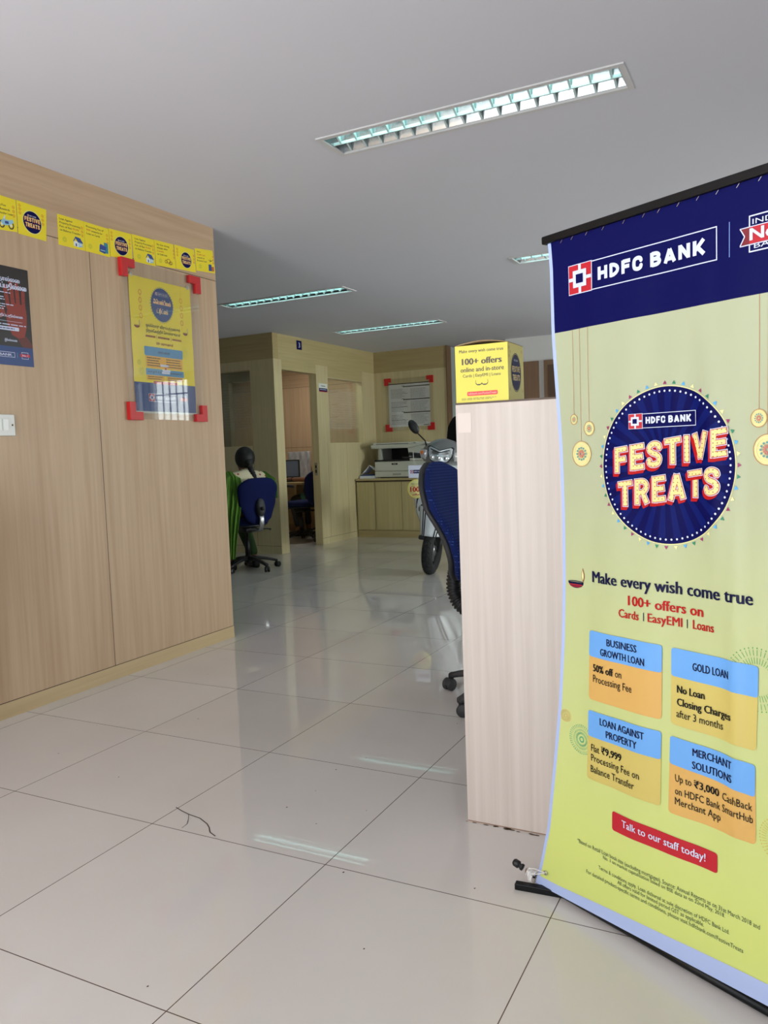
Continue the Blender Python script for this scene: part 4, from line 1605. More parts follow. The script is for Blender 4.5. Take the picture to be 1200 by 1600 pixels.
# the yellow poster behind the acrylic
t = thing('yellow_poster', 'yellow and navy Tamil poster inside the clear holder on the left wall', 'poster', (XL + .0035, 3.072, 1.334), RW)
S = Sheet(lambda u, v: .0012 * math.sin(v * 31 + u * 9) + .0008 * math.sin(u * 40), layer=.0003)
W_, H_ = .466, .688
Y_p = P('poster_yellow', (240, 218, 24), .42)
Y_b = P('poster_navy_band', (36, 66, 128), .4)
S.rect(0, 0, W_, H_, Y_p, .5, 20, 30)
S.rect(0, 0, W_, .150, Y_b, 1.2, 16, 6)
# pale edge below the printed band
S.rect(-.002, -.010, W_ + .002, 0, P('poster_margin', (206, 206, 196), .5), .4, 10, 1)
c = (.235, .565)
S.disc(c, (.083, .088), Y_b, 1.8, 40, 3)
for i in range(40):
    a = 2 * PI * i / 40
    S.disc((c[0] + .087 * math.cos(a), c[1] + .092 * math.sin(a)), .0028, Y_b, 2, 8)
bank_logo(S, .185, .611, .285, .627, 3, w=.0012)
S.text('\u0b83\u0baa\u0bc6\u0bb8\u0bcd\u0b9f\u0bbf\u0bb5\u0bb2\u0bcd'.replace('\u0baa\u0bc6', '\u0bc6\u0baa'), .168, .566, .134, .021, P('poster_peach', (248, 198, 140), .5), 4, .05)
S.text('\u0b9f\u0bcd\u0bb0\u0bc0\u0b9f\u0bcd\u0bb8\u0bcd', .192, .520, .086, .021, P('poster_peach', (248, 198, 140), .5), 4, .05)
for u in (.075, .385):
    S.line((u, .45), (u, H_), .001, C_or, 1.5)
    for v in (.49, .53, .57, .61):
        S.ring((u, v), (.012, .014), (.009, .011), C_or, 1.5, 16)
S.text('\u0b92\u0bb5\u0bcd\u0bc6\u0bb5\u0bbe\u0bb0\u0bc1 \u0bb5\u0bbf\u0bb0\u0bc1\u0baa\u0bcd\u0baa\u0ba4\u0bcd\u0ba4\u0bc8\u0baf\u0bc1\u0bae\u0bcd', .105, .440, .262, .0145, C_txt, 2, .03)
S.text('\u0ba8\u0bbf\u0bb1\u0bc8\u0bc7\u0bb5\u0bb1\u0bcd\u0bb1\u0bbf\u0b95\u0bcd \u0bc6\u0b95\u0bbe\u0bb3\u0bcd\u0bb3\u0bc1\u0b99\u0bcd\u0b95\u0bb3\u0bcd', .105, .413, .262, .0145, C_txt, 2, .03)
for u0, u1 in ((.10, .17), (.19, .28), (.30, .372)):
    S.lines(u0, u1, .382, .400, 1, P('poster_brown_print', (150, 62, 20), .5), 2, .55, .0, int(u0 * 100))
for u in (.18, .29):
    S.rect(u - .001, .380, u + .001, .402, C_txt, 2)
S.text('100+ \u0b9a\u0bb2\u0bc1\u0b95\u0bc8\u0b95\u0bb3\u0bcd', .175, .352, .130, .014, P('poster_brown_print', (150, 62, 20), .5), 2, .03)
for u in (.040, .410):
    diya(S, u, .437, .020, 2, P('poster_brown', (120, 60, 24), .5), P('poster_brown_print', (150, 62, 20), .5))
Pb = P('poster_tab_blue', (70, 142, 190), .45)
Po = P('poster_orange', (240, 180, 40), .45)
S.rrect(((.090, .228), (.372, .228), (.372, .325), (.090, .325)), .008, Po, 1.6)
S.rrect(((.085, .290), (.375, .290), (.375, .338), (.085, .338)), .008, Pb, 2.4)
S.text('\u0b95\u0bbe\u0bb0\u0bcd\u0b95\u0b9f\u0ba9\u0bcd\u0b95\u0bb3\u0bcd', .185, .307, .09, .012, C_txt, 3, .02)
S.rrect(((.090, .078 + .085), (.222, .078 + .085), (.222, .205), (.090, .205)), .006, Po, 1.6)
S.rrect(((.238, .078 + .085), (.370, .078 + .085), (.370, .205), (.238, .205)), .006, Po, 1.6)
S.rrect(((.086, .190), (.378, .190), (.378, .224), (.086, .224)), .006, Pb, 2.4)
S.text('\u0bb5\u0bbe\u0bb4\u0bcd\u0b95\u0bcd\u0b95\u0bc8', .10, .203, .11, .011, C_txt, 3, .02)
S.text('\u0bc7\u0ba4\u0bc8\u0bb5\u0b95\u0bb3\u0bcd', .262, .203, .10, .011, C_txt, 3, .02)
S.lines(.10, .215, .234, .286, 4, C_txt, 3, .38, .3, 11)
S.lines(.245, .365, .234, .286, 4, C_txt, 3, .38, .2, 12)
S.lines(.10, .215, .166, .187, 2, C_txt, 3, .38, .3, 13)
S.lines(.248, .365, .166, .187, 2, C_txt, 3, .38, .3, 14)
for v, u in ((.243, .225), (.217, .238), (.205, .232)):
    S.rrect(((u - .03, v - .004), (u + .035, v - .003), (u + .035, v + .008), (u - .03, v + .007)), .003, B_w, 4)
S.disc((.235, .228), .007, B_red, 4, 14)
S.rrect(((.140, .146), (.320, .146), (.320, .160), (.140, .160)), .004, B_red, 2.4)
S.frame(.098, .052, .310, .094, .0022, B_w, 2.2)
emblem(S, .100, .054, .140, .092, 3, blue=Y_b)
S.text('HDFC \u0bb5\u0b99\u0bcd\u0b95\u0bbf', .152, .066, .148, .015, B_w, 3, .03)
S.frame(.345, .050, .385, .092, .0018, B_w, 2.2)
S.rect(.337, .062, .393, .080, B_red, 3)
S.text('No.1', .346, .066, .038, .010, B_w, 4, .04)
for (u, v, r) in ((.055, .205, .022), (.040, .250, .015), (.395, .325, .030)):
    for i in range(18):
        a = 2 * PI * i / 18
        S.line((u + r * .3 * math.cos(a), v + r * .3 * math.sin(a)), (u + r * math.cos(a), v + r * math.sin(a)), .0014, P('card_burst', (190, 190, 40), .5), 1.4)
S.build('sheet', t)
for u in (.020, .448):
    m = MB()
    m.torus((u, -.0005, H_ + .004), .0105, .0022, P('clear_hook', (210, 205, 190), .3), (0, 1, 0), 20, 8)
    m.lathe([(0, 0), (.008, 0), (.007, .0016), (0, .002)], P('clear_hook', (210, 205, 190), .3), (u, 0, H_ + .004), (0, -1, 0), 16)
    m.build('hanging_hook', t)

# ================================================================== signs on the cabin front, notice on the back wall
t = thing('number_sign', 'small navy square sign with a white 3 above the cabin doorway', 'sign', (XP + .0045, 7.668, 2.272), RW)
S = Sheet(layer=.0004)
S.slab(0, 0, .100, .100, .004, B_b)
S.text('3', .033, .022, .034, .056, B_w, 1, .06)
S.build('plate', t)
t = thing('name_plate', 'small white and navy name plate beside the cabin doorway', 'sign', (XP + .0045, 8.105, 1.820), RW)
S = Sheet(layer=.0004)
S.slab(0, 0, .190, .098, .004, P('plate_white', (232, 234, 228), .4))
S.rect(0, .008, .190, .042, B_b, 1)
S.rect(0, 0, .190, .008, B_red, 1)
S.lines(.045, .145, .062, .076, 1, C_txt, 2, .6, .0, 2)
S.lines(.02, .17, .016, .036, 1, B_w, 2, .45, .0, 3)
S.build('plate', t)

nx0, nz0, nx1, nz1 = -4.80, 1.345, -4.094, 2.046
t = thing('notice_holder', 'clear sheet with four red corner clamps on the back wall above the copier', 'notice holder', (nx0, YB - .010, nz0), 0)
m = MB()
wA, hA = nx1 - nx0, nz1 - nz0
m.box(.01, -.003, .01, wA - .01, 0, hA - .01, M_acrylic)
m.build('acrylic_sheet', t)
for (u, v, sx, sz) in ((0.006, 0.006, 1, 1), (wA - .006, 0.006, -1, 1), (0.006, hA - .006, 1, -1), (wA - .006, hA - .006, -1, -1)):
    o = clamp_mb(.088, .046, -.010, .0095, M_red, sx, sz).build('corner_clamp', t)
    o.location = (u, 0, v)
t = thing('printed_notice', 'white printed notice with black headings in the holder above the copier', 'notice', (-4.748, YB - .004, 1.400), 0)
S = Sheet(layer=.0004)
W_, H_ = .596, .572
S.slab(0, 0, W_, H_, .0012, P('notice_paper', (226, 228, 230), .6))
nb = P('notice_black', (40, 40, 46), .6)
ng = P('notice_grey', (150, 152, 158), .6)
S.rect(0, H_ - .012, W_, H_, nb, 1)
for z in (.520, .350, .180):
    S.rect(.215, z, W_, z + .013, nb, 1)
    S.rect(.19, z + .014, .23, z + .019, nb, 1)
for k, (a, b3) in enumerate(((.375, .50), (.20, .335), (.03, .165))):
    S.lines(.035, .28, a, b3, 7, ng, 1, .35, .35, 20 + k)
    S.lines(.32, .58, a, b3, 9, ng, 1, .35, .3, 30 + k)
    S.rect(.035, a + .06, .28, a + .063, nb, 1)
S.rect(.50, .012, .57, .020, nb, 1)
S.build('sheet', t)

# ================================================================== office chairs (built facing +x)
def interp(tab, t):
    for (t0, a), (t1, b3) in zip(tab[:-1], tab[1:]):
        if t <= t1:
            f = (t - t0) / (t1 - t0)
            f = f * f * (3 - 2 * f)
            return a + (b3 - a) * f
    return tab[-1][1]


def back_loft(m, mat, z0, z1, wtab, xfn, thick, off=0.0, grow=0.0, N=32, nt=26, curl=.05, power=5):
    """upholstered back: rings over the height, superellipse section, wrapped a little round the sitter"""
    rings = []
    for i in range(nt + 1):
        t = .5 - .5 * math.cos(PI * i / nt)
        e = max(0.03, (1 - abs(2 * t - 1) ** power) ** .5)
        w = (interp(wtab, t) + grow) * (0.25 + .75 * e if i not in (0, nt) else .22)
        th = thick * (.18 + .82 * e)
        z = z0 - grow + (z1 - z0 + 2 * grow) * t
        ring = []
        for p in sring((0, 0, 0), (0, 1, 0), (1, 0, 0), w, th, 3.0, N):
            q = p.y / .22
            ring.append((xfn(t) + off + p.x + curl * q * q * .9, p.y, z))
        rings.append(ring)
    m.loft(rings, mat)


def star_base(t, r, hub_z, mat, spin=0.0):
    m = MB()
    m.lathe([(0, hub_z - .035), (.034, hub_z - .035), (.040, hub_z - .01), (.034, hub_z + .03), (.028, hub_z + .035), (0, hub_z + .035)], mat)
    m.build('hub', t)
    for k in range(5):
        a = spin + 2 * PI * k / 5
        R = Matrix.Rotation(a, 4, 'Z')
        m = MB()
        rings = []
        for f in (0, .25, .55, .85, 1.0):
            x = .025 + (r - .025) * f
            z = hub_z + .012 - .052 * f ** 1.6
            w = .026 - .009 * f
            h = .019 - .006 * f
            rings.append([R @ p for p in sring((x, 0, z), (0, 1, 0), (0, 0, 1), w, h, 3.5, 14)])
        m.loft(rings, mat)
        m.tube([R @ Vector((r - .006, 0, hub_z - .035)), R @ Vector((r - .006, 0, hub_z - .055))], .010, mat, 10)
        m.build('leg', t)
        m = MB()
        ca = a + 1.1 + k * .9
        ax = Vector((math.cos(ca), math.sin(ca), 0))
        c = R @ Vector((r - .004, 0, .0275)) + Vector((-ax.y, ax.x, 0)) * -.012
        for s in (-1, 1):
            m.lathe([(0, .004), (.021, .004), (.0268, .007), (.0272, .019), (.022, .024), (0, .025)], M_dark if mat is M_dark else M_black, c, ax * s, 18)
        # hood over the twin wheels
        rings = []
        for f in (-.012, .012):
            rings.append([c + ax * f + Vector((-ax.y, ax.x, 0)) * (.024 * math.cos(q)) + Vector((0, 0, .027 * math.sin(q))) for q in [PI * j / 10 for j in range(11)]])
        m.loft(rings, mat, caps=False, close=False)
        m.build('caster', t)


def office_chair(name, label, loc, yaw, style, spin=0.0, fabric_m=None, arms=False, r=.30):
    t = thing(name, label, 'chair', loc, yaw, 'office swivel chairs')
    plastic = M_dark if style == 'shell' else M_black
    star_base(t, r, .105, plastic, spin)
    m = MB()
    m.lathe([(0, .12), (.026, .12), (.026, .27), (.022, .275), (.022, .30), (.014, .302), (.014, .41), (0, .41)], M_black)
    m.build('gas_cylinder', t)
    fm = fabric_m or M_blue
    m = MB()
    rings = []
    for z, e in ((.432, .80), (.440, .94), (.455, 1.0), (.485, 1.0), (.503, .95), (.512, .80), (.514, .5)):
        rings.append([(p.x * e + .035, p.y * e * (1 - .28 * max(0, -p.x) / .235), z + (.0 if p.x < .12 else -(p.x - .12) * .09)) for p in sring((0, 0, 0), (1, 0, 0), (0, 1, 0), .225, .235, 3.2, 36)])
    m.loft(rings, fm)
    m.build('seat', t)
    m = MB()
    rings = []
    for z, e in ((.412, .55), (.420, .86), (.436, .965)):
        rings.append([(p.x * e + .035, p.y * e * (1 - .28 * max(0, -p.x) / .235), z) for p in sring((0, 0, 0), (1, 0, 0), (0, 1, 0), .225, .235, 3.2, 32)])
    m.loft(rings, plastic)
    m.build('seat_shell', t)
    m = MB()
    m.box(-.11, -.065, .365, .07, .065, .413, M_blackm)
    m.build('tilt_mechanism', t, bevel=.012)
    m = MB()
    m.tube([(-.02, -.05, .385), (-.02, -.21, .38), (-.02, -.245, .372)], [.006, .006, .009], plastic, 8)
    m.build('lever', t)
    if style == 'shell':
        xf = lambda q: -.235 + .035 * math.sin(PI * min(1, q / .62)) - .17 * max(0, q - .18) ** 1.15
        wt = [(0, .135), (.12, .165), (.32, .178), (.62, .212), (.78, .205), (.92, .165), (1, .11)]
        m = MB()
        back_loft(m, fm, .505, 1.022, wt, xf, .036, .014, .004, power=3)
        m.build('backrest', t)
        m = MB()
        back_loft(m, M_dark, .505, 1.022, wt, xf, .026, -.022, .003, power=3)
        m.build('back_shell', t)
        m = MB()   # ribbed sleeve over the J-shaped back support
        path = [Vector((-.275, 0, .535)), Vector((-.285, 0, .47)), Vector((-.268, 0, .41)), Vector((-.215, 0, .372)), Vector((-.12, 0, .368))]
        pts, rs = [], []
        N = 76
        for i in range(N + 1):
            f = i / N * (len(path) - 1)
            k = min(int(f), len(path) - 2)
            g = f - k
            p0, p1, p2, p3 = path[max(k - 1, 0)], path[k], path[k + 1], path[min(k + 2, len(path) - 1)]
            pts.append(.5 * ((2 * p1) + (p2 - p0) * g + (2 * p0 - 5 * p1 + 4 * p2 - p3) * g * g + (3 * p1 - p0 - 3 * p2 + p3) * g ** 3))
            rs.append((.036, .033, .026, .033)[i % 4])
        m.tube(pts, rs, M_black, 18)
        m.build('ribbed_sleeve', t)
    else:
        xf = lambda q: -.262 + .02 * math.sin(PI * q) - .05 * q
        wt = [(0, .10), (.15, .145), (.5, .188), (.8, .205), (1, .19)]
        m = MB()
        back_loft(m, fm, .445, .885, wt, xf, .036, 0, curl=.035)
        m.build('backrest', t)
        m = MB()   # oval height-adjustment housing on the rear
        rings = []
        for x, e in ((-.285, 1.0), (-.318, .96), (-.335, .78), (-.341, .4)):
            rings.append([(x + p.z * .05, p.y * e, .61 + p.z * e) for p in sring((0, 0, 0), (0, 1, 0), (0, 0, 1), .046, .088, 2.2, 24)])
        m.loft(rings, M_dark)
        o = m.build('adjuster_housing', t)
        m = MB()
        m.lathe([(0, 0), (.016, 0), (.018, .008), (.016, .024), (0, .026)], M_black, (-.338, 0, .60), (-1, 0, .1), 16)
        m.build('knob', o)
        m = MB()
        def bar(i, j):
            return None
        path = [(-.318, 0, .56), (-.325, 0, .50), (-.318, 0, .44), (-.285, 0, .395), (-.21, 0, .382), (-.08, 0, .39)]
        rings = []
        for i, p in enumerate(path):
            a, b3 = Vector(path[max(i - 1, 0)]), Vector(path[min(i + 1, len(path) - 1)])
            d = (b3 - a).normalized()
            nn = Vector((0, 1, 0)).cross(d)
            rings.append(sring(p, (0, 1, 0), nn, .024, .006, 4, 12))
        m.loft(rings, M_steel if style == 'plate' else M_black)
        m.build('back_bar', t, bevel=0)
    if arms:
        for s in (-1, 1):
            m = MB()
            y = s * .265
            m.tube([(.02, s * .20, .425), (.04, y, .44), (.13, y, .52), (.17, y, .62), (.14, y, .70), (.05, y, .715), (-.12, y, .70)], [.014, .015, .015, .015, .017, .019, .017], M_black, 10)
            m.build('armrest', t)
    return t


chair_a = office_chair('office_chair', 'blue dotted office chair with a dark shell tucked in beside the birch counter', (-1.045, 3.20, 0), math.radians(-9), 'shell', math.radians(37), M_blue_dot, r=.315)
chair_b = office_chair('office_chair', 'navy office chair holding the seated woman in green', (-4.62, 6.13, 0), math.radians(153), 'plate', math.radians(190), M_blue, r=.29)
chair_c = office_chair('office_chair', 'blue office chair with armrests seen through the cabin doorway', (-5.46, 8.38, 0), math.radians(172), 'bar', math.radians(20), M_blue_dark, True, r=.29)
chair_d = office_chair('office_chair', 'black mesh office chair barely showing behind the scooter', (-3.02, 8.15, 0), math.radians(80), 'bar', 0.3, M_mesh_black, r=.29)
for ch in chair_d.children:
    if ch.name.startswith(('backrest', 'adjuster', 'back_bar')):
        ch.location.z += .0
# the black chair has a taller back
for ch in list(chair_d.children):
    if ch.name.startswith('backrest'):
        bpy.data.objects.remove(ch)
m = MB()
back_loft(m, M_mesh_black, .50, 1.43, [(0, .17), (.3, .22), (.6, .22), (.85, .19), (1, .15)], lambda q: -.262 - .06 * q, .03, 0)
m.build('backrest', chair_d)

# ================================================================== cabinets, copier, papers
cab_y, cab_d, cab_h = 8.895, .63, .722
for (x0, x1, nd_, lab) in ((-4.946, -4.675, 1, 'narrow one-door wooden cabinet against the cabin partition'),
                           (-4.675, -3.925, 2, 'two-door wooden cabinet under the copier')):
    t = thing('cabinet', lab, 'cabinet', (x0, cab_y, 0), 0, 'low cabinets under the copier')
    w = x1 - x0
    m = MB()
    m.box(0, .02, .088, w, cab_d, cab_h, M_cab)
    m.build('body', t)
    m = MB()
    m.box(0, .012, 0, w, cab_d, .086, M_yw_hx)
    m.build('plinth', t)
    for k in range(nd_):
        a = .012 + (w - .016) * k / nd_
        b3 = .012 + (w - .016) * (k + 1) / nd_ - .006
        m = MB()
        m.box(a, 0, .096, b3, .018, cab_h - .022, M_cab)
        m.build('door', t, bevel=.001)
    m = MB()
    m.box(0, .006, cab_h - .016, w, .02, cab_h, M_seam)
    m.build('shadow_gap', t)
m = MB()
m.box(-4.950, cab_y - .012, cab_h, -3.92, YB - .002, cab_h + .023, M_yw_hx)
o = m.build('worktop', bevel=.002)
tag(o, 'wooden worktop running over the two low cabinets', 'worktop')
WT = cab_h + .023

Cp = P('copier_cream', (196, 198, 188), .45)
Cp2 = P('copier_cream_lid', (206, 207, 200), .45)
Cd = P('copier_cavity', (16, 16, 17), .5)
t = thing('photocopier', 'cream and black desktop photocopier on the worktop', 'photocopier', (-4.735, 9.03, WT), 0)
m = MB()
m.box(0, 0, .012, .74, .46, .085, Cp)
m.box(.05, .05, 0, .69, .4, .012, Cd)
m.build('paper_drawer', t, bevel=.006)
m = MB()
m.box(.255, -.006, .036, .375, .0, .058, P('copier_grip', (150, 152, 146), .5))
m.build('drawer_grip', t, bevel=.003)
m = MB()
m.box(0, .004, .088, .74, .46, .212, Cp)
m.build('body', t, bevel=.008)
m = MB()
m.box(.245, .0005, .166, .325, .005, .188, Cd)
m.box(.262, -.0002, .172, .308, .001, .182, M_steel)
m.build('badge', t)
m = MB()
m.box(0, .0, .213, .50, .43, .232, Cd)
m.build('output_tray', t, bevel=.004)
m = MB()
m.box(.05, .40, .232, .52, .455, .375, Cd)
m.box(.02, .08, .232, .055, .44, .375, Cp)
m.build('rear_frame', t)
m = MB()
vs = [(.50, .0, .213), (.74, .0, .213), (.74, .46, .213), (.50, .46, .213), (.47, -.0, .40), (.74, -.0, .40), (.74, .46, .40), (.47, .46, .40)]
m.add(vs, [(0, 1, 2, 3), (4, 7, 6, 5), (0, 4, 5, 1), (1, 5, 6, 2), (2, 6, 7, 3), (3, 7, 4, 0)], Cp)
m.build('tower', t, bevel=.008)
m = MB()
m.box(.53, -.002, .245, .66, .002, .268, Cd)
m.build('side_slot', t)
m = MB()
vs = [(-.035, -.012, .375), (.53, -.012, .375), (.53, .45, .375), (-.035, .45, .375), (-.04, -.02, .423), (.745, -.005, .423), (.745, .46, .423), (-.04, .46, .423)]
m.add(vs, [(0, 1, 2, 3), (4, 7, 6, 5), (0, 4, 5, 1), (1, 5, 6, 2), (2, 6, 7, 3), (3, 7, 4, 0)], Cp)
m.build('scanner_bed', t, bevel=.010)
m = MB()
m.box(-.02, .02, .425, .56, .44, .448, Cp2)
m.box(.02, .018, .427, .48, .02, .433, Cd)
m.build('scanner_lid', t, bevel=.006)
m = MB()
m.box(.585, .0, .424, .74, .12, .438, Cp2)
for i in range(3):
    for j in range(3):
        m.box(.60 + i * .022, .03 + j * .022, .438, .614 + i * .022, .044 + j * .022, .441, M_dark)
m.build('control_panel', t)

o = MB().box(-4.938, 8.99, WT, -4.745, 9.33, WT + .034, M_paper).build('paper_stack', bevel=.001)
tag(o, 'short stack of white paper on the worktop left of the copier', 'paper stack')
o = MB().box(-4.930, 9.0, WT + .0345, -4.75, 9.29, WT + .046, P('folder_blue', (44, 66, 128), .5)).build('folder', bevel=.001)
tag(o, 'thin blue folder lying on the paper stack beside the copier', 'folder')
m = MB()
pk = random.Random(3)
m.grid(lambda i, j: (-4.925 + .17 * i, 9.04 + .18 * j + .01 * math.sin(7 * i), WT + .048 + (.012 + .115 * max(0, 1 - abs(i - .62) / .62) * (1 - .35 * j)) + .006 * math.sin(9 * i + 5 * j)), 14, 10, M_paper)
o = m.build('crumpled_sheets', solid=.002)
tag(o, 'crumpled white sheets heaped on the blue folder beside the copier', 'paper')

# ================================================================== scooter, facing the viewer (local -y forward)
t = thing('scooter', 'white and grey motor scooter parked behind the blue dotted chair', 'scooter', (-2.797, 6.300, 0), math.radians(4))
t.rotation_euler = (0, math.radians(7.0), math.radians(8))
S_w = P('scooter_pearl_white', (214, 220, 222), .25, Coat_Weight=.6)
S_g = P('scooter_grey', (122, 124, 124), .32, .35, Coat_Weight=.5)
S_k = P('scooter_black_plastic', (22, 22, 23), .5)
S_rub = P('tyre_rubber', (20, 20, 21), .8)
S_lens = P('headlight_lens', (226, 236, 240), .08, .55)
S_or = P('indicator_orange', (226, 112, 32), .3)


def tyre(par, name, c, R=.162, r=.048):
    m = MB()
    m.torus(c, R, r, S_rub, (1, 0, 0), 56, 16)
    # slanted tread grooves standing as ribs
    for i in range(30):
        a = 2 * PI * i / 30
        for s in (-1, 1):
            p = []
            for f in (0.05, .35, .7):
                b3 = s * f * 1.15
                aa = a + .10 * f * 2 + (.05 if s > 0 else 0)
                rr = R + (r + .0012) * math.cos(b3)
                p.append(Vector(c) + Vector(((r + .0012) * math.sin(b3), rr * math.cos(aa), rr * math.sin(aa))))
            m.tube(p, .0045, S_rub, 6)
    o = m.build(name, par)
    m = MB()
    m.torus(c, R - r * .72, .014, P('rim_grey', (120, 120, 122), .35, .7), (1, 0, 0), 40, 10)
    m.lathe([(0, -.03), (.045, -.03), (.05, -.01), (.05, .01), (.045, .03), (0, .03)], P('rim_grey', (120, 120, 122), .35, .7), c, (1, 0, 0), 20)
    for k in range(5):
        a = 2 * PI * k / 5
        m.tube([Vector(c) + Vector((0, .04 * math.cos(a), .04 * math.sin(a))), Vector(c) + Vector((0, (R - r * .7) * math.cos(a + .2), (R - r * .7) * math.sin(a + .2)))], .011, P('rim_grey', (120, 120, 122), .35, .7), 8)
    m.build('rim', o)
    return o


tyre(t, 'front_wheel', (0, 0, .210))
tyre(t, 'rear_wheel', (0, 1.22, .210))
m = MB()   # front mudguard hugging the wheel
rings = []
for i in range(17):
    a = math.radians(78 + 84 * i / 16)
    ca, sa = -math.cos(a), math.sin(a)
    R = .232
    w = .068 - .012 * abs(i - 8) / 8
    row = []
    for j in range(13):
        q = -1 + 2 * j / 12
        d = R - .075 * abs(q) ** 4 - .018 * q * q
        row.append((w * q * (1 if abs(q) < .95 else .98), ca * d, .210 + sa * d))
    rings.append(row)
m.loft(rings, S_w, caps=False, close=False)
m.build('front_mudguard', t, solid=.005)
m = MB()
for s in (-1, 1):
    m.tube([(s * .058, 0, .21), (s * .060, .05, .34), (s * .05, .10, .44)], [.016, .017, .017], S_k, 10)
    m.tube([(s * .062, .03, .21), (s * .045, 0, .21)], .012, S_k, 10)
m.build('fork', t)


# front apron: lofted shield with leg shields behind
def shield(z):
    T_ = [(.34, .105, -.02), (.42, .150, -.035), (.52, .192, -.05), (.64, .228, -.045), (.76, .240, -.02), (.86, .225, .015), (.95, .175, .055), (1.0, .10, .085)]
    for (z0, w0, y0), (z1, w1, y1) in zip(T_[:-1], T_[1:]):
        if z <= z1:
            f = (z - z0) / (z1 - z0)
            return w0 + (w1 - w0) * f, y0 + (y1 - y0) * f
    return T_[-1][1:]


rings = []
for i in range(23):
    z = .34 + .66 * i / 22
    w, y = shield(z)
    row = []
    for j in range(25):
        q = -1 + 2 * j / 24
        bul = .13 * abs(q) ** 2.4 + .030 * math.exp(-((abs(q) - .55) / .12) ** 2) * (1 if .45 < z < .8 else .3)
        row.append((w * q, y + bul - .02 * math.exp(-(q / .25) ** 2), z))
    rings.append(row)
m = MB()
m.loft(rings, S_w, caps=False, close=False)
o = m.build('front_apron', t, solid=.008)
m = MB()
for s in (-1, 1):   # dark curved trim lines and side vents on the apron
    for k, (za, zb, qa, qb) in enumerate(((.88, .56, .62, .92), (.90, .60, .50, .84))):
        p = []
        for i in range(9):
            f = i / 8
            z, q = za + (zb - za) * f, (qa + (qb - qa) * f ** 2)
            w, y = shield(z)
            bul = .13 * q ** 2.4 + .030 * math.exp(-((q - .55) / .12) ** 2)
            p.append((s * w * q, y + bul - .006, z))
        m.tube(p, .0045, S_k, 6)
    p = []
    w, y = shield(.56)
    m.ball((s * w * .66, y + .075, .565), (.028, .02, .055), S_k, 12, 8)
m.build('apron_trim', t)
m = MB()   # lower nose panel with stripes
rings = []
for i in range(9):
    z = .350 + .24 * i / 8
    hw = .098 + .05 * i / 8
    rings.append([(hw * q, -.165 + .08 * (i / 8) + .09 * abs(q) ** 2.5, z) for q in [-1 + 2 * j / 14 for j in range(15)]])
m.loft(rings, S_w, caps=False, close=False)
for s in (-1, 1):
    for q in (.45, .62):
        m.tube([((.098 + .05 * i / 8) * q * s, -.165 + .08 * (i / 8) + .09 * q ** 2.5 - .004, .352 + .24 * i / 8) for i in range(9)], .0036, S_k, 6)
m.build('nose_panel', t, solid=.004)

# handlebar cowl with headlight
m = MB()
rings = []
for (z, w, y0, dpt) in ((.945, .10, .06, .10), (.965, .19, .03, .15), (1.0, .215, .0, .17), (1.05, .212, -.012, .17), (1.09, .19, .005, .15), (1.125, .145, .035, .12), (1.155, .085, .075, .08), (1.165, .03, .10, .04)):
    ring = []
    for p in sring((0, y0 + dpt * .5, z), (1, 0, 0), (0, 1, 0), w, dpt * .62, 2.6, 32):
        ring.append((p.x, p.y + .10 * (abs(p.x) / .215) ** 2, p.z + .018 * (1 - abs(p.x) / .215)))
    rings.append(ring)
m.loft(rings, S_g)
m.build('handlebar_cowl', t)


def front_patch(pts, mat, dep, name, n=10, out=.012):
    """convex lens patch on the cowl front: outline (x, z), slightly domed"""
    cx, cz = sum(p[0] for p in pts) / len(pts), sum(p[1] for p in pts) / len(pts)
    m = MB()
    rings = []
    for f in (1.0, .97, .85, .6, .3, .02):
        rings.append([(cx + (x - cx) * f, dep(x) - out * (1 - f ** 3) - .004, cz + (z - cz) * f) for x, z in pts])
    back = [(x, dep(x) + .03, z) for x, z in pts]
    m.loft([back] + rings, mat)
    return m.build(name, t)


dep = lambda x: -.028 + .12 * (abs(x) / .215) ** 2
hl = [(-.105, 1.098), (-.09, 1.108), (0, 1.078), (.09, 1.108), (.105, 1.098), (.098, 1.03), (.066, .988), (0, .978), (-.066, .988), (-.098, 1.03)]
o = front_patch([(x * 1.1, 1.045 + (z - 1.045) * 1.14) for x, z in hl], S_k, lambda x: dep(x) + .004, 'headlight_bezel', out=.002)
o2 = front_patch(hl, S_lens, lambda x: dep(x) - .003, 'headlight')
m = MB()
for s, x0 in ((-1, -.062), (0, 0), (1, .062)):
    m.ball((x0, dep(x0) - .014, 1.018), (.026, .010, .022), P('headlight_reflector', (236, 242, 244), .12, .8), 12, 8)
m.tube([(-.085, dep(.085) - .013, 1.088), (0, dep(0) - .02, 1.062), (.085, dep(.085) - .013, 1.088)], .004, S_k, 6)
m.build('reflector_cell', o2)
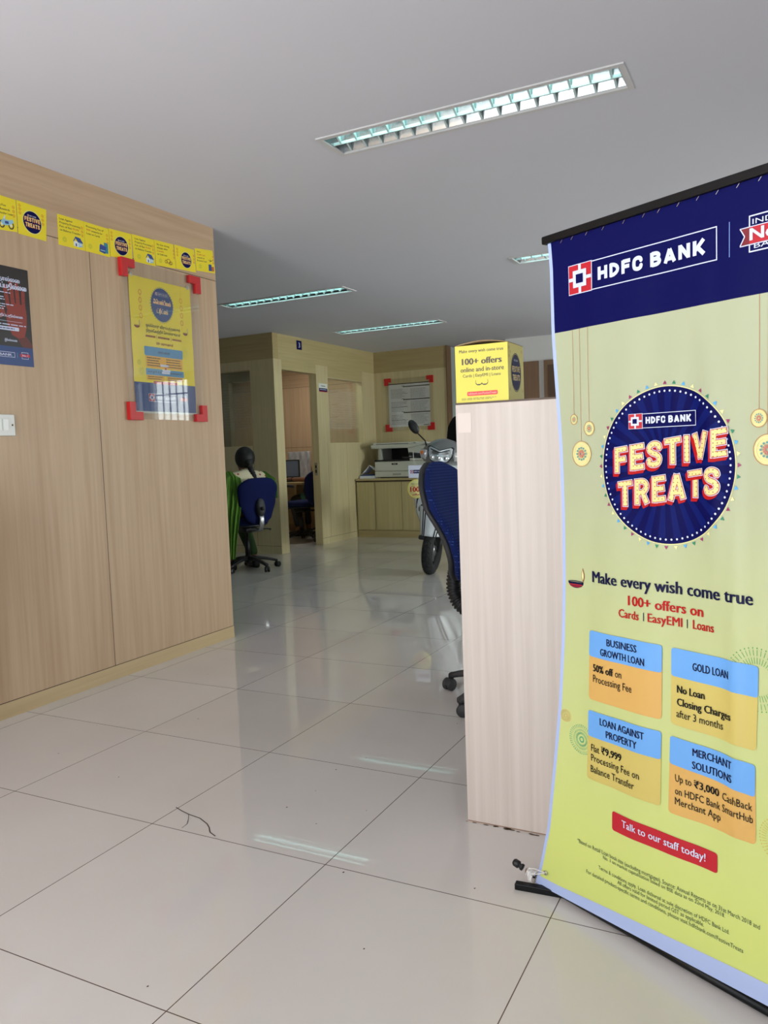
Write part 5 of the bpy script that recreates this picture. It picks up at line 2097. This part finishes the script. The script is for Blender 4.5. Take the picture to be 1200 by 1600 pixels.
for s in (-1, 1):
    pts = [(s * .122, 1.075), (s * .185, 1.082), (s * .205, 1.05), (s * .185, 1.005), (s * .128, .995), (s * .116, 1.035)]
    o = front_patch(pts, P('indicator_lens', (206, 208, 206), .12, .4), lambda x: dep(x) - .012, 'indicator')
    m = MB()
    m.ball((s * .165, dep(.165) - .022, 1.048), (.020, .010, .020), S_or, 12, 8)
    m.build('bulb', o)
    # mirror on a stalk
    m = MB()
    m.tube([(s * .155, .10, 1.095), (s * .175, .10, 1.15), (s * .245, .09, 1.21)], [.007, .006, .006], S_k, 8)
    m.build('mirror_stalk', t)
    m = MB()
    Tm = Matrix.Rotation(math.radians(38) * s, 3, 'Y')
    m.ball((s * .285, .085, 1.262), (.040, .028, .070), S_k, 18, 10, Tm)
    m.build('mirror', t)
    # grip and brake lever
    m = MB()
    m.tube([(s * .19, .14, 1.02), (s * .33, .17, 1.02)], [.017, .017], S_k, 12)
    m.build('handlebar_grip', t)
    m = MB()
    m.tube([(s * .20, .085, 1.005), (s * .27, .060, .998), (s * .355, .075, .985)], [.010, .007, .006], S_k, 8)
    m.ball((s * .358, .075, .985), .009, S_k, 10, 6)
    m.build('brake_lever', t)
m = MB()
m.box(-.17, .12, .27, .17, .56, .31, S_k)
m.build('floorboard', t, bevel=.012)
m = MB()
rings = []
for (y, w, z0, z1) in ((.52, .10, .33, .55), (.60, .15, .30, .70), (.80, .18, .33, .74), (1.1, .17, .42, .76), (1.4, .12, .55, .76), (1.52, .06, .66, .75)):
    rings.append(sring((0, y, (z0 + z1) / 2), (1, 0, 0), (0, 0, 1), w, (z1 - z0) / 2, 3, 20))
m.loft(rings, S_w)
m.build('rear_body', t)
m = MB()
rings = []
for (y, w, z) in ((.58, .11, .735), (.66, .15, .755), (.95, .155, .765), (1.25, .13, .79), (1.42, .09, .80)):
    rings.append(sring((0, y, z), (1, 0, 0), (0, 0, 1), w, .038, 3, 18))
m.loft(rings, P('scooter_seat', (24, 24, 26), .6))
m.build('seat', t)
m = MB()
m.tube([(-.075, .55, .22), (-.15, .58, .02)], .010, S_k, 8)
m.tube([(.075, .55, .22), (.15, .60, .02)], .010, S_k, 8)
m.build('stand', t)
m = MB()
m.tube([(-.066, -.02, .22), (-.078, .03, .135), (-.07, .07, .15)], [.010, .016, .012], S_k, 10)
m.build('brake_caliper', t)

# tag and round sticker hanging on the scooter
SC_M = Matrix.Translation(t.location) @ t.rotation_euler.to_matrix().to_4x4()
tg = thing('hanging_tag', 'small white tag with a bank logo hanging from the scooter brake lever', 'tag', (-2.935, 6.225, .845), math.radians(12))
S = Sheet(layer=.0004)
S.slab(0, 0, .135, .108, .002, P('tag_white', (214, 220, 236), .5))
S.rect(.016, .038, .128, .068, B_b, 1)
emblem(S, .018, .040, .044, .066, 2)
S.text('HDFC BANK', .050, .048, .072, .011, B_w, 3, .04)
S.build('card', tg)
m = MB()
m.tube([(.055, .0, .106), (.045, .005, .17), (.04, .03, .235)], .0012, M_string, 6)
m.tube([(.07, .0, .106), (.05, .005, .17), (.04, .03, .235)], .0012, M_string, 6)
m.build('string', tg)
tg = thing('round_sticker_card', 'pale yellow round card with red figures on the side of the scooter', 'card', (-2.852, 6.205, .752), math.radians(14))
m = MB()
m.lathe([(0, 0), (.082, 0), (.082, .002), (0, .002)], P('disc_pale_yellow', (232, 226, 150), .5), (0, 0, 0), (0, 1, 0), 40)
m.build('disc', tg)
S = Sheet(layer=.0004)
S.ring((0, 0), .082, .076, P('disc_yellow_rim', (236, 222, 90), .5), 1, 40)
S.text('Make every wish', -.048, .038, .096, .008, B_txt, 1, .02)
S.text('100+', -.058, -.026, .116, .042, B_rt, 1, .05)
S.text('offers', -.038, -.058, .076, .017, B_rt, 1, .03)
S.rect(-.050, .022, .050, .025, B_rt, 1)
S.build('print', tg)

# ================================================================== inside the cabin
t = thing('desk', 'wooden desk inside the cabin under the keyboard and monitor', 'desk', (-6.95, 8.62, 0), 0)
m = MB()
m.box(0, 0, .700, 1.36, .80, .728, M_desk)
m.build('desk_top', t, bevel=.003)
m = MB()
m.box(.02, .03, 0, .05, .78, .70, M_desk)
m.box(1.08, .25, 0, 1.11, .78, .70, M_desk)
m.box(.05, .70, .1, 1.08, .72, .70, M_desk)
m.build('desk_panel', t)
# crinkled silver board standing at the back of the desk
m = MB()
rr = random.Random(5)
ph = [rr.uniform(0, 6) for _ in range(8)]
m.grid(lambda i, j: (-6.30 + .365 * i, 9.40 + .006 * math.sin(23 * i + ph[0] + 6 * j) + .004 * math.sin(19 * j + ph[1] - 29 * i) + .002 * math.sin(60 * i + 21 * j), .728 + .40 * j), 40, 40, P('silver_film', (206, 206, 214), .34, .55))
o = m.build('silver_board', solid=.004)
tag(o, 'crinkled shiny silver board standing at the back of the cabin desk', 'board')
t = thing('monitor', 'dark-framed computer monitor standing in front of the silver board', 'monitor', (-6.14, 9.08, .728), math.radians(18))
m = MB()
m.box(-.20, -.012, .05, .20, .016, .29, M_black)
m.build('casing', t, bevel=.004)
m = MB()
m.box(-.185, -.0135, .065, .185, -.0118, .275, P('screen_grey_blue', (96, 108, 130), .15))
m.build('screen', t)
m = MB()
m.lathe([(0, 0), (.09, 0), (.09, .008), (.02, .014), (.018, .06), (0, .06)], M_black, (0, .03, 0))
m.build('stand', t)
t = thing('keyboard', 'black keyboard under the hand on the cabin desk', 'keyboard', (-5.98, 8.80, .728), math.radians(30))
m = MB()
m.box(-.21, -.065, 0, .21, .065, .018, M_black)
m.build('base', t, bevel=.004)
m = MB()
for i in range(14):
    for j in range(4):
        m.box(-.20 + i * .0288, -.056 + j * .029, .018, -.20 + i * .0288 + .024, -.056 + j * .029 + .024, .023, M_dark)
m.build('keys', t)


# ================================================================== people
def skin(name, J, E, mat, parent, sub=2, root=None):
    """J: {name: (x, y, z, r)} or (x, y, z, rx, ry); E: list of chains"""
    names = list(J)
    me = bpy.data.meshes.new(name)
    es = set()
    for ch in E:
        for a, b3 in zip(ch[:-1], ch[1:]):
            es.add((names.index(a), names.index(b3)))
    me.from_pydata([J[k][:3] for k in names], sorted(es), [])
    me.materials.append(mat)
    o = bpy.data.objects.new(name, me)
    C.objects.link(o)
    o.parent = parent
    md = o.modifiers.new('skin', 'SKIN')
    md.use_smooth_shade = True
    if not me.skin_vertices:
        bpy.context.view_layer.objects.active = o
    sv = me.skin_vertices[0].data
    for i, k in enumerate(names):
        r = J[k][3:]
        sv[i].radius = (r[0], r[-1])
        sv[i].use_root = (k == (root or names[0]))
    md2 = o.modifiers.new('sub', 'SUBSURF')
    md2.levels = md2.render_levels = sub
    return o


def hand(J, E, pre, wrist, d, up, side, s=1.0, curl=.3):
    """palm and five fingers beyond a wrist; d forward, side = thumb side, up = back of the hand"""
    W, d, up, side = Vector(wrist), Vector(d).normalized(), Vector(up).normalized(), Vector(side).normalized()
    pc = W + d * .045 * s
    J[pre + 'palm'] = (*pc, .030 * s, .016 * s)
    E.append([pre + 'wrist', pre + 'palm'])
    for i, (off, ln) in enumerate(((.026, .068), (.009, .076), (-.009, .070), (-.026, .054))):
        k = W + d * .085 * s + side * off * s
        J[pre + 'k%d' % i] = (*k, .0098 * s)
        m1 = k + (d - up * curl).normalized() * ln * .5 * s
        J[pre + 'm%d' % i] = (*m1, .0085 * s)
        e = m1 + (d - up * curl * 2.2).normalized() * ln * .5 * s
        J[pre + 't%d' % i] = (*e, .0072 * s)
        E.append([pre + 'palm', pre + 'k%d' % i, pre + 'm%d' % i, pre + 't%d' % i])
    a = W + d * .035 * s + side * .034 * s
    b3 = a + (d * .6 + side * .6 - up * .2).normalized() * .034 * s
    c = b3 + (d * .9 + side * .25 - up * .3).normalized() * .028 * s
    J[pre + 'th0'] = (*a, .0115 * s)
    J[pre + 'th1'] = (*b3, .0098 * s)
    J[pre + 'th2'] = (*c, .008 * s)
    E.append([pre + 'palm', pre + 'th0', pre + 'th1', pre + 'th2'])


def seated_body(par, mat, arms, s=1.0, knee_x=.40, foot_x=.28):
    J = {'pelvis': (-.05, 0, .555, .115, .135), 'waist': (-.065, 0, .68, .095, .125), 'chest': (-.055, 0, .82, .095, .145), 'upper': (-.055, 0, .905, .075, .12),
         'neck': (-.04, 0, .975, .045), 'skull0': (-.022, 0, 1.03, .064, .060), 'skull1': (-.02, 0, 1.088, .082, .072), 'skull2': (-.025, 0, 1.135, .062, .056),
         'chin': (.045, 0, 1.012, .030), 'nose': (.072, 0, 1.062, .014)}
    E = [['pelvis', 'waist', 'chest', 'upper', 'neck', 'skull0', 'skull1', 'skull2'], ['skull0', 'chin'], ['skull1', 'nose']]
    for sgn, pre in ((1, 'l_'), (-1, 'r_')):
        J[pre + 'ear'] = (-.02, sgn * .082, 1.065, .011, .018)
        E.append(['skull1', pre + 'ear'])
        J[pre + 'hip'] = (-.03, sgn * .095, .545, .085)
        J[pre + 'knee'] = (knee_x, sgn * .12, .515, .058)
        J[pre + 'calf'] = (knee_x - .01 + (foot_x - knee_x) * .35, sgn * .12, .36, .050)
        J[pre + 'ankle'] = (foot_x, sgn * .12, .085, .032)
        J[pre + 'ball'] = (foot_x + .12, sgn * .125, .035, .030, .036)
        E.append(['pelvis', pre + 'hip', pre + 'knee', pre + 'calf', pre + 'ankle', pre + 'ball'])
        sh, el, wr = arms[pre]
        J[pre + 'shoulder'] = (-.055, sgn * .165, .900, .052)
        J[pre + 'elbow'] = (*el, .037)
        J[pre + 'fore'] = (*(Vector(el) * .6 + Vector(wr) * .4), .034)
        J[pre + 'wrist'] = (*wr, .023)
        E.append(['upper', pre + 'shoulder', pre + 'elbow', pre + 'fore', pre + 'wrist'])
        d = Vector(wr) - Vector(el)
        hand(J, E, pre, wr, d, (0, 0, 1), (0, -sgn, 0))
    o = skin('body', J, E, mat, par, 2)
    return o, J


SK = P('brown_skin', (120, 78, 56), .55)
HAIR = P('black_hair', (11, 10, 11), .6)
w_ = thing('person', 'person with a black braid, cream top and green shawl, seated with back turned', 'person', (-4.62, 6.13, -.022), math.radians(153))
arms = {'l_': (0, (.03, .235, .66), (.24, .17, .69)), 'r_': (0, (.03, -.235, .66), (.24, -.17, .69))}
seated_body(w_, SK, arms, knee_x=.40, foot_x=.10)

# cream kurta with printed flowers
M_kurta, nt, b = new_mat('cream_cotton_with_flowers')
L = nt.links.new
tc = nd(nt, 'ShaderNodeTexCoord')
vo = nd(nt, 'ShaderNodeTexVoronoi')
vo.inputs['Scale'].default_value = 26
n1 = nd(nt, 'ShaderNodeTexNoise')
n1.inputs['Scale'].default_value = 9
mth = nd(nt, 'ShaderNodeMath', operation='SUBTRACT')
L(tc.outputs['Object'], vo.inputs['Vector'])
L(tc.outputs['Object'], n1.inputs['Vector'])
L(n1.outputs['Fac'], mth.inputs[0])
L(vo.outputs['Distance'], mth.inputs[1])
rp = nd(nt, 'ShaderNodeValToRGB')
rp.color_ramp.interpolation = 'CONSTANT'
rp.color_ramp.elements[0].color = lin((222, 210, 178))
e_ = rp.color_ramp.elements.new(.17)
e_.color = lin((196, 112, 88))
e_ = rp.color_ramp.elements.new(.27)
e_.color = lin((158, 44, 48))
rp.color_ramp.elements[-1].color = lin((158, 44, 48))
L(mth.outputs[0], rp.inputs[0])
L(rp.outputs[0], b.inputs['Base Color'])
b.inputs['Roughness'].default_value = .85
KJ = {'pelvis': (-.05, 0, .56, .135, .160), 'waist': (-.066, 0, .68, .108, .140), 'chest': (-.056, 0, .82, .108, .160), 'upper': (-.056, 0, .91, .088, .135), 'neckb': (-.046, 0, .972, .066, .084), 'collar': (-.044, 0, 1.0, .056, .058)}
KE = [['pelvis', 'waist', 'chest', 'upper', 'neckb', 'collar']]
for sgn, pre in ((1, 'l_'), (-1, 'r_')):
    KJ[pre + 's'] = (-.055, sgn * .168, .902, .064)
    KJ[pre + 'e'] = (-.005, sgn * .215, .745, .052)
    KE.append(['upper', pre + 's', pre + 'e'])
    KJ[pre + 'h'] = (.02, sgn * .10, .55, .105)
    KJ[pre + 'k'] = (.34, sgn * .12, .525, .085)
    KE.append(['pelvis', pre + 'h', pre + 'k'])
skin('kurta', KJ, KE, M_kurta, w_, 2)
M_green = P('green_cotton', (78, 122, 26), .75)
M_salwar = P('dark_green_cotton', (36, 66, 18), .8)
SJ = {'root': (.05, 0, .535, .07)}
SE = []
for sgn, pre in ((1, 'l_'), (-1, 'r_')):
    SJ[pre + 'h'] = (.06, sgn * .11, .53, .095)
    SJ[pre + 'k'] = (.405, sgn * .12, .515, .078)
    SJ[pre + 'c'] = (.29, sgn * .12, .36, .072)
    SJ[pre + 'a'] = (.115, sgn * .12, .13, .052)
    SE.append(['root', pre + 'h', pre + 'k', pre + 'c', pre + 'a'])
skin('trousers', SJ, SE, M_salwar, w_, 2)
for sgn in (1, -1):
    m = MB()
    rings = []
    for x, w, h in ((.055, .026, .03), (.09, .036, .045), (.15, .042, .034), (.215, .040, .022), (.245, .022, .014)):
        rings.append(sring((x, sgn * .122, .022 + h), (0, 1, 0), (0, 0, 1), w, h, 2.6, 16))
    m.loft(rings, P('black_shoe', (18, 17, 17), .5))
    m.build('shoe', w_)
# hair: cap over the skull and a plait down the back
m = MB()
rings = []
for i in range(13):
    a = -PI / 2 + PI * i / 12
    q = max(math.cos(a), .01)
    ring = []
    for j in range(24):
        b3 = 2 * PI * j / 24
        x, y, z = .103 * q * math.cos(b3), .094 * q * math.sin(b3), .108 * math.sin(a)
        if x > .035:      # leave the face free
            x = .035 + (x - .035) * (.55 if z > .02 else .1)
        ring.append((-.034 + x, y, 1.092 + z))
    rings.append(ring)
m.loft(rings, HAIR)
o = m.build('hair', w_)
m = MB()
pts, rs = [], []
N = 60
P0 = [Vector((-.118, 0, 1.05)), Vector((-.128, -.01, .99)), Vector((-.140, -.03, .93)), Vector((-.165, -.05, .84)), Vector((-.175, -.06, .74))]
for i in range(N + 1):
    f = i / N * (len(P0) - 1)
    k = min(int(f), len(P0) - 2)
    g = f - k
    pts.append(P0[k].lerp(P0[k + 1], g))
    rs.append((.030 - .012 * i / N) * (.82 + .22 * abs(math.sin(i * .55))))
m.tube(pts, rs, HAIR, 14)
m.ball((-.112, 0, 1.055), (.040, .042, .038), HAIR, 14, 8)
m.build('braid', o)


# the shawl: one end falls behind the left shoulder to the floor, the other lies over the right shoulder
def drape(name, path, mat, par, folds=5, amp=.010, thick=.004):
    """path: (x, y, z, half width, width direction yaw) from front to back end"""
    def at(f):
        f *= len(path) - 1
        k = min(int(f), len(path) - 2)
        g = f - k
        g = g * g * (3 - 2 * g)
        return [a + (b4 - a) * g for a, b4 in zip(path[k], path[k + 1])]

    def fn(i, j):
        x, y, z, hw, yaw, dep_ = at(j)
        q = i * 2 - 1
        wob = (amp * math.sin(q * folds * 2.3 + j * 3.1 + 1.1 * math.sin(q * 4 + j * 2)) + amp * .5 * math.sin(q * folds * 4.9 - j * 5)) * min(1, j * 2 + .3)
        return (x + q * hw * math.sin(yaw) - wob * .8 - dep_ * (1 - q * q) * 0, y + q * hw * math.cos(yaw) + wob * .4, z - dep_ * q * q)
    m = MB()
    m.grid(fn, 36, 40, mat)
    return m.build(name, par, solid=thick)


drape('shawl', [(.085, .15, .74, .065, 0, 0), (.055, .16, .87, .070, 0, .012), (-.045, .172, .972, .068, 0, .040), (-.150, .190, .925, .075, .15, .02), (-.190, .210, .84, .085, .3, .0), (-.205, .235, .70, .09, .5, 0),
                (-.215, .262, .55, .085, .7, 0), (-.215, .285, .36, .075, .8, 0), (-.21, .295, .17, .06, .8, 0)], M_green, w_)
drape('shawl', [(.085, -.15, .74, .05, 0, 0), (.055, -.16, .87, .055, 0, .012), (-.045, -.190, .960, .048, 0, .04), (-.150, -.205, .905, .048, -.2, .02), (-.180, -.212, .82, .05, -.3, .0), (-.185, -.215, .70, .045, -.4, 0)], M_green, w_, 4, .008)

# second person, almost hidden by the door jamb: only the forearm reaches the keyboard
chair_e = office_chair('office_chair', 'office chair of the cabin clerk, hidden behind the door jamb', (-5.46, 8.99, 0), math.radians(180), 'bar', .2, M_blue_dark, r=.29)
w2 = thing('person', 'person in teal shirt, forearm on the cabin desk, mostly hidden by door jamb', 'person', (-5.46, 8.99, -.022), math.radians(180))
arms2 = {'l_': (0, (.14, .20, .775), (.42, .17, .785)), 'r_': (0, (.10, -.22, .76), (.36, -.20, .785))}
seated_body(w2, SK, arms2, knee_x=.42, foot_x=.36)
M_teal = P('teal_cotton', (70, 124, 104), .8)
KJ2 = dict(KJ)
KJ2['l_e'] = (.03, .195, .80, .05)
KJ2['r_e'] = (.01, -.205, .79, .05)
skin('shirt', KJ2, KE, M_teal, w2, 2)
skin('trousers', {'root': (.05, 0, .535, .07), 'lh': (.06, .11, .53, .095), 'lk': (.425, .12, .515, .076), 'lc': (.40, .12, .36, .068), 'la': (.365, .12, .13, .052),
                  'rh': (.06, -.11, .53, .095), 'rk': (.425, -.12, .515, .076), 'rc': (.40, -.12, .36, .068), 'ra': (.365, -.12, .13, .052)},
     [['root', 'lh', 'lk', 'lc', 'la'], ['root', 'rh', 'rk', 'rc', 'ra']], M_black, w2, 2)
m = MB()
m.ball((-.034, 0, 1.105), (.098, .090, .098), HAIR, 20, 12)
m.build('hair', w2)
m = MB()
for sgn in (1, -1):
    rings = []
    for x, w, h in ((.31, .026, .03), (.345, .036, .045), (.405, .042, .034), (.47, .040, .022), (.50, .022, .014)):
        rings.append(sring((x, sgn * .122, .022 + h), (0, 1, 0), (0, 0, 1), w, h, 2.6, 16))
    m.loft(rings, P('black_shoe', (18, 17, 17), .5))
    m.build('shoe', w2)
    m = MB()
m = MB()
m.torus((.395, .171, .785), .0255, .007, M_black, (.28, -.03, .01), 24, 8)
m.build('watch', w2)
